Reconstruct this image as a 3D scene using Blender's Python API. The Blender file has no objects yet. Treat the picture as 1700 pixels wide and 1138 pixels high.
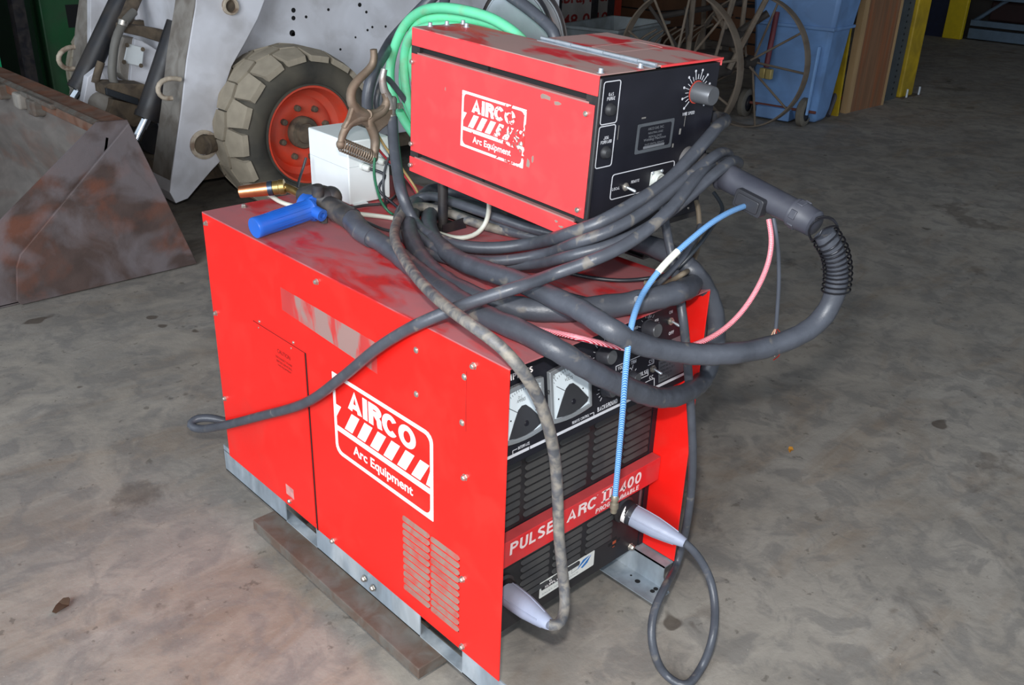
import bpy, math, random
from math import sin, cos, pi, radians, atan2, sqrt
from mathutils import Vector, Matrix
random.seed(7)
S = bpy.context.scene
COL = S.collection

# ------------------------------------------------------------------ camera
F_PX = 1541.78
CAM = Vector((-0.990177, -1.023770, 1.445550))
rx, rz, ro = 1.1286747, -0.7706288, 0.0356786
R3 = (Matrix.Rotation(rz, 3, 'Z') @ Matrix.Rotation(rx, 3, 'X') @ Matrix.Rotation(ro, 3, 'Z'))
cd = bpy.data.cameras.new('camera'); cam = bpy.data.objects.new('camera', cd); COL.objects.link(cam)
cam.matrix_world = Matrix.Translation(CAM) @ R3.to_4x4()
cd.sensor_width = 36; cd.lens = F_PX * 36 / 1700; cd.clip_start = .05; cd.clip_end = 100
S.camera = cam
# ------------------------------------------------------------------ light
w = bpy.data.worlds.new('world'); S.world = w; w.use_nodes = True
bg = w.node_tree.nodes['Background']; bg.inputs[0].default_value = (.74, .86, 1, 1); bg.inputs[1].default_value = .85
def area(name, loc, tgt, sx, sy, power, col):
    l = bpy.data.lights.new(name, 'AREA'); l.shape = 'RECTANGLE'; l.size = sx; l.size_y = sy; l.energy = power; l.color = col
    o = bpy.data.objects.new(name, l); COL.objects.link(o); o.location = loc
    o.rotation_euler = (Vector(tgt) - Vector(loc)).to_track_quat('-Z', 'Y').to_euler(); return o
area('daylight_door', (-4.5, -1.2, 2.4), (.6, 1.4, .2), 3.4, 3.0, 330, (.88, .94, 1))
area('camera_flash', tuple(CAM + Vector((.05, .08, .13))), (.35, .5, .3), .07, .04, 30, (1, .97, .93))
S.view_settings.view_transform = 'Standard'; S.view_settings.look = 'None'
S.view_settings.gamma = 1; S.view_settings.use_curve_mapping = False
S.view_settings.exposure = 0.0

# ------------------------------------------------------------------ helpers
FZ = -0.14
def ray(x, y): return R3 @ Vector(((x - 850) / F_PX, -(y - 569) / F_PX, -1))
def U(x, y, ax, v):
    "point of the sight line through (x, y) that lies on the world plane ax = v"
    ax = 'xyz'.index(ax); d = ray(x, y); return CAM + d * ((v - CAM[ax]) / d[ax])

def lin(h):
    h = h.lstrip('#'); c = [int(h[i:i+2], 16) / 255 for i in (0, 2, 4)]
    return tuple((v / 12.92 if v <= .04045 else ((v + .055) / 1.055) ** 2.4) for v in c) + (1,)

def mat(name, color, rough=.5, metal=0, var=.12, scale=14, dust=None, dscale=6, damt=.5, dsharp=.12, bump=0, bscale=60, doff=0, stretch=None, coat=0, spec=.5, spots=None, sscale=3, samt=.6):
    m = bpy.data.materials.new(name); m.use_nodes = True; n = m.node_tree.nodes; L = m.node_tree.links
    b = n['Principled BSDF']; b.inputs['Roughness'].default_value = rough; b.inputs['Metallic'].default_value = metal
    b.inputs['Coat Weight'].default_value = coat; b.inputs['Specular IOR Level'].default_value = spec
    c = lin(color) if isinstance(color, str) else tuple(color) + (1,)
    tc = n.new('ShaderNodeTexCoord'); mp = n.new('ShaderNodeMapping'); L.new(tc.outputs['Object'], mp.inputs[0])
    if stretch: mp.inputs['Scale'].default_value = stretch
    def noise(sc, det=5, dist=0):
        t = n.new('ShaderNodeTexNoise'); t.inputs['Scale'].default_value = sc; t.inputs['Detail'].default_value = det
        t.inputs['Distortion'].default_value = dist; L.new(mp.outputs[0], t.inputs['Vector']); return t
    def ramp(src, a, bb):
        r = n.new('ShaderNodeMapRange'); r.inputs['From Min'].default_value = a; r.inputs['From Max'].default_value = bb
        L.new(src, r.inputs['Value']); return r.outputs['Result']
    def mix(fac, A, B):
        x = n.new('ShaderNodeMix'); x.data_type = 'RGBA'
        L.new(fac, x.inputs[0])
        if isinstance(A, tuple): x.inputs[6].default_value = A
        else: L.new(A, x.inputs[6])
        if isinstance(B, tuple): x.inputs[7].default_value = B
        else: L.new(B, x.inputs[7])
        return x.outputs[2]
    lo = tuple(v * (1 - var) for v in c[:3]) + (1,); hi = tuple(min(1, v * (1 + var)) for v in c[:3]) + (1,)
    out = mix(ramp(noise(scale).outputs['Fac'], .3, .7), lo, hi)
    if spots:
        f = ramp(noise(sscale, 6, .4).outputs['Fac'], .5, .66)
        mu = n.new('ShaderNodeMath'); mu.operation = 'MULTIPLY'; L.new(f, mu.inputs[0]); mu.inputs[1].default_value = samt
        out = mix(mu.outputs[0], out, lin(spots))
    if dust:
        f = ramp(noise(dscale, 8, .6).outputs['Fac'], .5 + doff - dsharp, .5 + doff + dsharp)
        mu = n.new('ShaderNodeMath'); mu.operation = 'MULTIPLY'; L.new(f, mu.inputs[0]); mu.inputs[1].default_value = damt
        out = mix(mu.outputs[0], out, lin(dust))
        rr = n.new('ShaderNodeMapRange'); L.new(mu.outputs[0], rr.inputs['Value']); rr.inputs['To Min'].default_value = rough; rr.inputs['To Max'].default_value = max(rough, .85)
        L.new(rr.outputs[0], b.inputs['Roughness'])
    L.new(out, b.inputs['Base Color'])
    if bump:
        bu = n.new('ShaderNodeBump'); bu.inputs['Strength'].default_value = bump; bu.inputs['Distance'].default_value = .004
        L.new(noise(bscale, 6).outputs['Fac'], bu.inputs['Height']); L.new(bu.outputs[0], b.inputs['Normal'])
    return m

class Fr:
    def __init__(s, O, u, v):
        s.O = Vector(O); s.u = Vector(u).normalized(); s.v = Vector(v).normalized(); s.n = s.u.cross(s.v)
    def __call__(s, a, b, h=0): return s.O + s.u * a + s.v * b + s.n * h

class MB:
    def __init__(s): s.v = []; s.f = []
    def add(s, vs, fs):
        k = len(s.v); s.v += [Vector(p) for p in vs]; s.f += [tuple(i + k for i in f) for f in fs]; return s
    def box(s, x0, x1, y0, y1, z0, z1):
        return s.add([(x, y, z) for x in (x0, x1) for y in (y0, y1) for z in (z0, z1)],
                     [(0, 1, 3, 2), (4, 6, 7, 5), (0, 4, 5, 1), (2, 3, 7, 6), (0, 2, 6, 4), (1, 5, 7, 3)])
    def fbox(s, F, a0, a1, b0, b1, h0, h1):
        return s.add([F(a, b, h) for a in (a0, a1) for b in (b0, b1) for h in (h0, h1)],
                     [(0, 1, 3, 2), (4, 6, 7, 5), (0, 4, 5, 1), (2, 3, 7, 6), (0, 2, 6, 4), (1, 5, 7, 3)])
    def prism(s, F, pts, h0, h1):
        n = len(pts); vs = [F(a, b, h0) for a, b in pts] + [F(a, b, h1) for a, b in pts]
        return s.add(vs, [tuple(range(n))[::-1], tuple(range(n, 2 * n))] + [(i, (i + 1) % n, n + (i + 1) % n, n + i) for i in range(n)])
    def ring(s, F, outer, inner, h0, h1):
        n = len(outer); vs = [F(a, b, h) for h in (h0, h1) for P in (outer, inner) for a, b in P]; fs = []
        for i in range(n):
            j = (i + 1) % n
            fs += [(2*n+i, 2*n+j, 3*n+j, 3*n+i), (i, n+i, n+j, j), (i, j, 2*n+j, 2*n+i), (n+i, 3*n+i, 3*n+j, n+j)]
        return s.add(vs, fs)
    def lathe(s, p0, ax, prof, n=20, caps=True):
        p0 = Vector(p0); ax = Vector(ax).normalized(); t = ax.orthogonal().normalized(); b = ax.cross(t); vs = []; fs = []
        for (d, r) in prof:
            for k in range(n): a = 2 * pi * k / n; vs.append(p0 + ax * d + (t * cos(a) + b * sin(a)) * r)
        for i in range(len(prof) - 1):
            for k in range(n): l = (k + 1) % n; fs.append((i*n+k, i*n+l, (i+1)*n+l, (i+1)*n+k))
        if caps: fs += [tuple(range(n))[::-1], tuple(range((len(prof)-1)*n, len(prof)*n))]
        return s.add(vs, fs)
    def cyl(s, p0, p1, r0, r1=None, n=16):
        p0 = Vector(p0); p1 = Vector(p1); return s.lathe(p0, p1 - p0, [(0, r0), ((p1 - p0).length, r0 if r1 is None else r1)], n)
    def tube(s, pts, r, n=10, closed=False, wob=0):
        pts = [Vector(p) for p in pts]; N = len(pts); rings = []
        t0 = (pts[1] - pts[0]).normalized(); nn = t0.orthogonal().normalized()
        for i in range(N):
            a = pts[i - 1] if (i or closed) else pts[0]; b = pts[(i + 1) % N] if (i < N - 1 or closed) else pts[-1]
            t = (b - a).normalized(); nn = (nn - t * nn.dot(t)).normalized(); bb = t.cross(nn)
            rr = (r(i / (N - 1)) if callable(r) else r) * (1 + wob * sin(i * 1.7 + 2 * sin(i * .37)))
            rings.append([pts[i] + (nn * cos(2*pi*k/n) + bb * sin(2*pi*k/n)) * rr for k in range(n)])
        vs = [p for q in rings for p in q]; fs = []
        for i in range(N if closed else N - 1):
            j = (i + 1) % N
            for k in range(n): l = (k + 1) % n; fs.append((i*n+k, i*n+l, j*n+l, j*n+k))
        if not closed: fs += [tuple(range(n))[::-1], tuple(range((N-1)*n, N*n))]
        return s.add(vs, fs)
    def sphere(s, c, r, n=12, m=8, sz=1):
        return s.lathe(Vector(c) - Vector((0, 0, r * sz)), (0, 0, 1), [(r*sz*(1 - cos(pi*i/m)), max(1e-5, r * sin(pi*i/m))) for i in range(m + 1)], n)

def spline(P, step=.012, closed=False):
    P = [Vector(p) for p in P]; n = len(P); out = []
    rng = range(n) if closed else range(n - 1)
    for i in rng:
        p1 = P[i]; p2 = P[(i+1) % n]
        p0 = P[i-1] if (i or closed) else p1 * 2 - p2
        p3 = P[(i+2) % n] if (i < n - 2 or closed) else p2 * 2 - p1
        k = max(2, int((p2 - p1).length / step))
        # centripetal-ish Catmull-Rom
        t0 = 0; t1 = t0 + max(1e-4, (p1-p0).length) ** .5; t2 = t1 + max(1e-4, (p2-p1).length) ** .5; t3 = t2 + max(1e-4, (p3-p2).length) ** .5
        for j in range(k):
            t = t1 + (t2 - t1) * j / k
            A1 = p0*((t1-t)/(t1-t0)) + p1*((t-t0)/(t1-t0)); A2 = p1*((t2-t)/(t2-t1)) + p2*((t-t1)/(t2-t1)); A3 = p2*((t3-t)/(t3-t2)) + p3*((t-t2)/(t3-t2))
            B1 = A1*((t2-t)/(t2-t0)) + A2*((t-t0)/(t2-t0)); B2 = A2*((t3-t)/(t3-t1)) + A3*((t-t1)/(t3-t1))
            out.append(B1*((t2-t)/(t2-t1)) + B2*((t-t1)/(t2-t1)))
    if not closed: out.append(P[-1])
    return out

WM = {}
def tag(o, label=None, cat=None, group=None, kind=None):
    if label: o['label'] = label
    if cat: o['category'] = cat
    if group: o['group'] = group
    if kind: o['kind'] = kind
    return o
def thing(name, label, cat, loc=(0, 0, 0), rot=None, group=None):
    o = bpy.data.objects.new(name, None); COL.objects.link(o); o.empty_display_size = .05
    M = Matrix.Translation(Vector(loc)) @ (rot.to_4x4() if rot else Matrix.Identity(4))
    o.matrix_world = M; WM[o.name] = M
    return tag(o, label, cat, group)
def obj(name, mb, m, parent=None, local=False, bevel=0, smooth=True, label=None, kind=None, cat=None, group=None, ang=38):
    vs = mb.v
    M = WM[parent.name] if parent else None
    if parent and not local: I = M.inverted(); vs = [I @ p for p in vs]
    off = Vector((0, 0, 0))
    if not parent:
        xs = [p.x for p in vs]; ys = [p.y for p in vs]; zs = [p.z for p in vs]
        off = Vector(((min(xs)+max(xs))/2, (min(ys)+max(ys))/2, min(zs))); vs = [p - off for p in vs]
    me = bpy.data.meshes.new(name); me.from_pydata([tuple(p) for p in vs], [], mb.f); me.update()
    import bmesh
    b = bmesh.new(); b.from_mesh(me); bmesh.ops.recalc_face_normals(b, faces=b.faces); b.to_mesh(me); b.free()
    if smooth:
        me.polygons.foreach_set('use_smooth', [True] * len(me.polygons)); me.set_sharp_from_angle(angle=radians(ang))
    me.materials.append(m)
    o = bpy.data.objects.new(name, me); COL.objects.link(o)
    if parent: o.parent = parent; WM[o.name] = M
    else: o.location = off; WM[o.name] = Matrix.Translation(off)
    if bevel:
        bv = o.modifiers.new('bevel', 'BEVEL'); bv.width = bevel; bv.segments = 2; bv.limit_method = 'ANGLE'; bv.angle_limit = radians(40)
    tag(o, label, cat, group, kind); return o
def struct(name, mb, m, **k): return obj(name, mb, m, kind='structure', **k)

def text_mb(s, F, a, b, width, height, h=.0006, bold=0, shear=0, mb=None, flat=True):
    "letters laid into frame F with lower-left corner (a, b), fitted to width x height"
    cu = bpy.data.curves.new('t', 'FONT'); cu.body = s; cu.size = 1; cu.offset = bold; cu.shear = shear; cu.resolution_u = 3
    o = bpy.data.objects.new('t', cu); COL.objects.link(o); bpy.context.view_layer.update()
    me = bpy.data.meshes.new_from_object(o.evaluated_get(bpy.context.evaluated_depsgraph_get()))
    vs = [v.co.copy() for v in me.vertices]; fs = [tuple(p.vertices) for p in me.polygons]
    bpy.data.objects.remove(o); bpy.data.curves.remove(cu); bpy.data.meshes.remove(me)
    x0 = min(v.x for v in vs); x1 = max(v.x for v in vs); y0 = min(v.y for v in vs); y1 = max(v.y for v in vs)
    mb = mb or MB()
    return mb.add([F(a + (v.x - x0) / (x1 - x0) * width, b + (v.y - y0) / (y1 - y0) * height, h) for v in vs], fs)

# plain grotesque capitals built from strokes (width, list of centre lines); heights run 0..1
def _arc(cx, cy, rx_, ry_, a0, a1, n=12): return [(cx + rx_*cos(radians(a0 + (a1-a0)*k/n)), cy + ry_*sin(radians(a0 + (a1-a0)*k/n))) for k in range(n + 1)]
def glyph(c, t):
    w_ = {'I': t, '1': .35, 'M': .85, 'W': .95, 'L': .56, 'E': .6, 'F': .58, 'T': .62, 'O': .82, 'C': .78, 'G': .75, 'A': .74, 'V': .7, '.': t, ',': t, '-': .35, ' ': .3, '/': .35}.get(c, .66)
    h = t / 2; x0, x1, y0, y1 = h, w_ - h, h, 1 - h; xm = w_ / 2; rx_ = (x1 - x0) / 2; ry_ = (y1 - y0) / 2
    g = {'A': [[(h*.9, 0), (xm, 1 - h*.2), (w_ - h*.9, 0)], [(w_*.22, .27), (w_*.78, .27)]],
     'B': [[(x0, 0), (x0, 1)], [(x0, y1), (xm, y1)] + _arc(xm, .76, rx_*.85, .24 - h, 90, -90)[1:] + [(x0, .52)], [(xm, .52)] + _arc(xm, .26 + h*.2, rx_, .26 - h*.8, 90, -90)[1:] + [(x0, y0)]],
     'C': [_arc(xm, .5, rx_, ry_, 38, 322, 24)], 'G': [_arc(xm, .5, rx_, ry_, 42, 340, 24) + [(x1, .46), (xm, .46)]],
     'D': [[(x0, 0), (x0, 1)], [(x0, y1), (xm*.8, y1)] + _arc(xm*.8, .5, x1 - xm*.8, ry_, 90, -90, 16)[1:] + [(x0, y0)]],
     'E': [[(x0, 0), (x0, 1)], [(x0, y1), (w_, y1)], [(x0, .52), (w_*.92, .52)], [(x0, y0), (w_, y0)]], 'F': [[(x0, 0), (x0, 1)], [(x0, y1), (w_, y1)], [(x0, .52), (w_*.9, .52)]],
     'H': [[(x0, 0), (x0, 1)], [(x1, 0), (x1, 1)], [(x0, .52), (x1, .52)]], 'I': [[(h, 0), (h, 1)]], 'J': [[(x1, 1), (x1, .3)] + _arc(xm, .3, rx_, .3 - h, 0, -180)[1:]],
     'K': [[(x0, 0), (x0, 1)], [(x0, .38), (x1, 1)], [(xm*.85, .55), (x1, 0)]], 'L': [[(x0, 1), (x0, 0)], [(x0, y0), (w_, y0)]],
     'M': [[(x0, 0), (x0, 1)], [(x0, 1 - h), (xm, .1), (x1, 1 - h)], [(x1, 1), (x1, 0)]], 'N': [[(x0, 0), (x0, 1)], [(x0, 1 - h), (x1, h)], [(x1, 0), (x1, 1)]],
     'O': [_arc(xm, .5, rx_, ry_, 0, 360, 28)], '0': [_arc(xm, .5, rx_, ry_, 0, 360, 28)],
     'P': [[(x0, 0), (x0, 1)], [(x0, y1), (xm, y1)] + _arc(xm, .71, rx_, .29 - h, 90, -90)[1:] + [(x0, .42 + h)]],
     'R': [[(x0, 0), (x0, 1)], [(x0, y1), (xm, y1)] + _arc(xm, .73, rx_, .27 - h, 90, -90)[1:] + [(x0, .46 + h)], [(xm*.95, .46 + h), (x1 - h*.1, .36), (x1, .15), (x1 + h*.3, 0)]],
     'S': [_arc(xm, .735, rx_, .265 - h, 25, 205, 12) + [(x0 + .1, .6), (x1 - .1, .42)] + _arc(xm, .265, rx_, .265 - h, 25, -155, 12)[1:]],
     'T': [[(0, y1), (w_, y1)], [(xm, y1), (xm, 0)]], 'U': [[(x0, 1), (x0, .35)] + _arc(xm, .35, rx_, .35 - h, 180, 360)[1:] + [(x1, 1)]],
     'V': [[(h, 1), (xm, h), (w_ - h, 1)]], 'W': [[(h, 1), (w_*.27, h), (xm, 1 - h), (w_*.73, h), (w_ - h, 1)]], 'Y': [[(h, 1), (xm, .42), (w_ - h, 1)], [(xm, .42), (xm, 0)]], 'Z': [[(x0, y1), (x1, y1), (x0, y0), (w_, y0)]],
     '1': [[(.0, .76), (.35 - h, .9)], [(.35 - h, 0), (.35 - h, 1)]], '2': [_arc(xm, .7, rx_, .3 - h, 165, -30, 12) + [(x0, y0), (w_, y0)]],
     '3': [_arc(xm, .73, rx_*.9, .27 - h, 150, -90, 12), _arc(xm, .27, rx_, .27 - h, 90, -150, 12)], '4': [[(x1 - .1, 0), (x1 - .1, 1 - h*.5), (x0, .27), (w_, .27)]],
     '5': [[(x1, y1), (x0 + .05, y1), (x0, .5)] + _arc(xm, .32, rx_, .32 - h, 130, -150, 14)], '6': [_arc(xm, .32, rx_, .32 - h, 0, 360, 18), [(x0, .32), (x0 + .08, .75), (x1 - .1, 1 - h)]],
     '7': [[(0, y1), (x1, y1), (xm*.7, 0)]], '8': [_arc(xm, .74, rx_*.85, .26 - h, 0, 360, 16), _arc(xm, .27, rx_, .27 - h, 0, 360, 16)],
     '-': [[(0, .42), (.35, .42)]], '/': [[(0, 0), (.35, 1)]], '.': [[(h, 0), (h, t)]], ',': [[(h, -.1), (h, t)]], ' ': []}.get(c)
    return w_, (g if g is not None else [[(x0, 0), (x0, 1), (x1, 1), (x1, 0), (x0, 0)]])
def caps_mb(s_, F, a, b, width, height, h=.0006, t=.2, gap=.12, shear=0, mb=None):
    mb = mb or MB(); x = 0; items = []
    for c in s_:
        w_, st = glyph(c, t); items.append((x, st)); x += w_ + gap * (.4 if c in 'CR' else 1)
    k = width / (x - gap); lv = 0
    for ox, st in items:
        for L_ in st:
            lv = (lv + 1) % 5; hz = h + lv * 4e-5; n = len(L_); clo = (Vector(L_[0]) - Vector(L_[-1])).length < 1e-6; P_ = [Vector(p) for p in (L_[:-1] if clo else L_)]; n = len(P_); lft = []; rgt = []
            for i in range(n):
                p = P_[i]; dp = (p - P_[i-1]) if (i or clo) else (P_[1] - p); dn = (P_[(i+1) % n] - p) if (i < n-1 or clo) else dp
                dp = dp.normalized(); dn = dn.normalized(); m_ = Vector((-(dp.y + dn.y), dp.x + dn.x))
                m_ = m_.normalized() if m_.length > 1e-4 else Vector((-dp.y, dp.x)); q_ = max(.5, m_.dot(Vector((-dp.y, dp.x)))); m_ = m_ * (t / 2 / q_)
                lft.append(p + m_); rgt.append(p - m_)
            vs = [F(a + (ox + p.x) * k + shear * p.y * height, b + min(1, max(0 if p.y > -.05 else -.2, p.y)) * height, hz) for p in lft + rgt]
            mb.add(vs, [(i, (i+1) % n, n + (i+1) % n, n + i) for i in range(n if clo else n - 1)])
    return mb
def rrect(a0, a1, b0, b1, r, n=5):
    "rounded rectangle; r = radii for corners (bottom-left, bottom-right, top-right, top-left)"
    if not isinstance(r, (tuple, list)): r = (r,) * 4
    out = []
    for (cx, cy, st, rr) in ((a0, b0, pi, r[0]), (a1, b0, 1.5*pi, r[1]), (a1, b1, 0, r[2]), (a0, b1, .5*pi, r[3])):
        sx = 1 if cx == a0 else -1; sy = 1 if cy == b0 else -1
        for k in range(n):
            t = st + pi/2 * k / (n - 1); out.append((cx + sx*rr + rr*cos(t), cy + sy*rr + rr*sin(t)))
    return out
def outline(mb, F, a0, a1, b0, b1, r, w, h0=.0002, h1=.0008):
    rr = r if isinstance(r, (tuple, list)) else (r,) * 4
    return mb.ring(F, rrect(a0, a1, b0, b1, rr), rrect(a0+w, a1-w, b0+w, b1-w, tuple(max(.0005, q - w) for q in rr)), h0, h1)
def line(mb, F, a0, b0, a1, b1, w, h=.0008):
    d = Vector((a1-a0, b1-b0)); d.normalize(); px, py = -d.y*w/2, d.x*w/2
    return mb.prism(F, [(a0+px, b0+py), (a0-px, b0-py), (a1-px, b1-py), (a1+px, b1+py)], .0002, h)
def screw(name, F, a, b, r, h, m, parent, local=False, hexh=False, label=None):
    q = MB(); q.lathe(F(a, b, -.0005), F.n, [(0, r*1.25), (.0012, r*1.25), (.0012, r)] + [(h*.7, r), (h, r*.7)], 6 if hexh else 12)
    return obj(name, q, m, parent, local=local, label=label)

# ------------------------------------------------------------------ materials
RED = mat('red_paint', (.86, .012, .008), .33, var=.05, scale=5, coat=.15, spots='#d83a30', sscale=9, samt=.25)
REDF = mat('haze_lightened_red', (.84, .055, .06), .4, var=.05, scale=6, coat=.1, spots='#8a6f66', sscale=16, samt=.12)  # feeder red, its base colour lightened to carry a pale veil of haze
REDTOP = mat('dusty_red_top', (.55, .02, .022), .5, var=.1, spots='#8a3038', sscale=14, samt=.6, dust='#a06a6e', dscale=7, damt=.8, dsharp=.09, stretch=(2.4, 1, 1), doff=-.06)
REDTOPF = mat('dusty_feeder_top', (.62, .03, .04), .45, var=.1, dust='#a3908a', dscale=9, damt=.88, dsharp=.06, stretch=(1.6, .8, 1), doff=-.05)
REDBAR = mat('red_bar', (.72, .02, .025), .4, var=.08, dust='#a05a58', dscale=18, damt=.25)
REDBART = mat('dusty_red_bar_top', (.5, .05, .055), .7, var=.12, scale=20)
LABELP = mat('torn_label_residue', '#c03a38', .6, dust='#8f7a74', dscale=14, damt=.9, dsharp=.05, stretch=(1, 1, .35))
WHITE = mat('white_print', '#fdf6f4', .5, var=.02)
SCUFF = mat('scuffed_white_print', '#fbf0ee', .5, var=.03)
def _wear(m):
    n = m.node_tree.nodes; L = m.node_tree.links; b = n['Principled BSDF']; src = b.inputs['Base Color'].links[0].from_socket
    tc = n.new('ShaderNodeTexCoord'); vd = n.new('ShaderNodeVectorMath'); vd.operation = 'DISTANCE'; vd.inputs[1].default_value = (0, .215, .160); L.new(tc.outputs['Object'], vd.inputs[0])
    ns = n.new('ShaderNodeTexNoise'); ns.inputs['Scale'].default_value = 75; ns.inputs['Detail'].default_value = 6; ns.inputs['Distortion'].default_value = 1.2; L.new(tc.outputs['Object'], ns.inputs['Vector'])
    a_ = n.new('ShaderNodeMapRange'); a_.inputs['From Min'].default_value = .0; a_.inputs['From Max'].default_value = .085; a_.inputs['To Min'].default_value = .40; a_.inputs['To Max'].default_value = .66; L.new(vd.outputs['Value'], a_.inputs['Value'])
    gt = n.new('ShaderNodeMath'); gt.operation = 'GREATER_THAN'; L.new(ns.outputs['Fac'], gt.inputs[0]); L.new(a_.outputs[0], gt.inputs[1])
    n2 = n.new('ShaderNodeTexNoise'); n2.inputs['Scale'].default_value = 130; L.new(tc.outputs['Object'], n2.inputs['Vector'])
    c2 = n.new('ShaderNodeMix'); c2.data_type = 'RGBA'; c2.inputs[6].default_value = (.84, .045, .045, 1); c2.inputs[7].default_value = lin('#8d6a62'); g2 = n.new('ShaderNodeMath'); g2.operation = 'GREATER_THAN'; g2.inputs[1].default_value = .56; L.new(n2.outputs['Fac'], g2.inputs[0]); L.new(g2.outputs[0], c2.inputs[0])
    x = n.new('ShaderNodeMix'); x.data_type = 'RGBA'; L.new(gt.outputs[0], x.inputs[0]); L.new(src, x.inputs[6]); L.new(c2.outputs[2], x.inputs[7]); L.new(x.outputs[2], b.inputs['Base Color'])
_wear(SCUFF)
WHITEG = mat('grey_white_print', '#cfd0d6', .6, var=.04)
PINKW = mat('dusty_white_lettering', '#f0d8d6', .5, var=.08, scale=40)
BLACKP = mat('black_panel', (.008, .008, .013), .36, var=.3, scale=9, dust='#2a2a34', dscale=5, damt=.3, spec=.4)
BLACKG = mat('grille_black', (.010, .010, .013), .5, var=.3, dust='#3a3634', dscale=12, damt=.3)
LOUVB = mat('grille_louver', (.034, .034, .036), .6, var=.15, dust='#4a4844', dscale=14, damt=.5)
LOUVR = mat('dusty_red_louver', '#a5473f', .8, var=.12, dust='#85776c', dscale=30, damt=.9, dsharp=.16, doff=-.06)
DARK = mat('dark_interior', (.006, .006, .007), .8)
BLKM = mat('black_metal', (.014, .014, .018), .38, var=.3, dust='#4a4038', dscale=20, damt=.3)
LIP = mat('dusty_pink_lip', '#9a6f6c', .8, var=.1)
STEEL = mat('zinc_screw', '#b9b4ac', .35, .75, var=.15, scale=90, spots='#6b5a48', sscale=120, samt=.5)
HINGE = mat('zinc_hinge', '#bcc4cc', .35, .6, var=.08, scale=50)
GALV = mat('galvanised', '#9aa6b0', .5, .35, var=.16, scale=30, spots='#dfe6ea', sscale=9, samt=.6, dust='#5a5650', dscale=10, damt=.35, stretch=(1, 1, .4))
DIRTST = mat('dirty_steel', '#6b665f', .7, .2, var=.2, dust='#5d4638', dscale=18, damt=.7, bump=.3)
RUB = mat('black_rubber_cable', (.066, .072, .088), .38, var=.15, scale=30, dust='#857d70', dscale=30, damt=.55, dsharp=.06, doff=.15, bump=.08, bscale=150)
RUB2 = mat('dusty_rubber_cable', (.085, .088, .098), .5, var=.2, scale=60, dust='#a89e8e', dscale=48, damt=.5, dsharp=.14, doff=.03, spots='#7d776c', sscale=14, samt=.6, bump=.1, bscale=150)
SLEEVE = mat('hose_sleeve', (.062, .068, .084), .42, var=.15, scale=12, dust='#8e8474', dscale=18, damt=.5, dsharp=.05, doff=.16, bump=.8, bscale=24)
THIN = mat('thin_wire_black', (.02, .025, .032), .4)
TANC = mat('dusty_tan_cable', '#6e6252', .7, var=.2)
GREENH = mat('green_hose', '#6cd4a4', .42, var=.05, scale=20, dust='#8d9a76', dscale=20, damt=.45, dsharp=.1, doff=.1)
BLUEH_ = None
WTUBE = mat('white_tube', '#cfd0c4', .4, var=.06)
COPPER = mat('copper_nozzle', '#d98a60', .28, .9, var=.12, scale=40)
BRASS = mat('brass_neck', '#9c8453', .35, .85, var=.2, scale=40)
TORB = mat('torch_black', (.035, .035, .038), .5, var=.2, dust='#6a5f52', dscale=24, damt=.5, doff=.1)
BLUEP = mat('blue_plastic', '#1f5fc0', .38, var=.08, dust='#4c5f80', dscale=10, damt=.3)
BOXW = mat('white_enamel', '#e4e9ea', .4, var=.03)
NYLON = mat('grey_nylon_gland', '#c9cdc8', .4)
PLUGG = mat('grey_plug_plastic', '#9ba3b8', .42, var=.06, scale=20, dust='#7f838d', dscale=9, damt=.4)
CAST = mat('cast_bronze_clamp', '#8b7c6e', .5, .55, var=.22, scale=40, dust='#6e5a48', dscale=20, damt=.6, bump=.15)
KNOB = mat('knob_grey', '#5b5d61', .35, .3, var=.1)
KNOBD = mat('knob_dark', '#33343a', .4, var=.1)
GUNB = mat('gun_connector', (.045, .048, .065), .42, var=.15, dust='#6a6a70', dscale=7, damt=.3)
SPRINGM = mat('spring_black', (.02, .02, .025), .25, .5)
METALF = mat('meter_face', '#dde8ee', .35, var=.03)
METALC = mat('meter_clear_rim', '#9a9fa3', .25, .4, var=.08)
INK = mat('black_ink', (.02, .02, .025), .5)
GREYF = mat('grey_foil_plate', '#6f7378', .4, .4, var=.12, scale=30)

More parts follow.
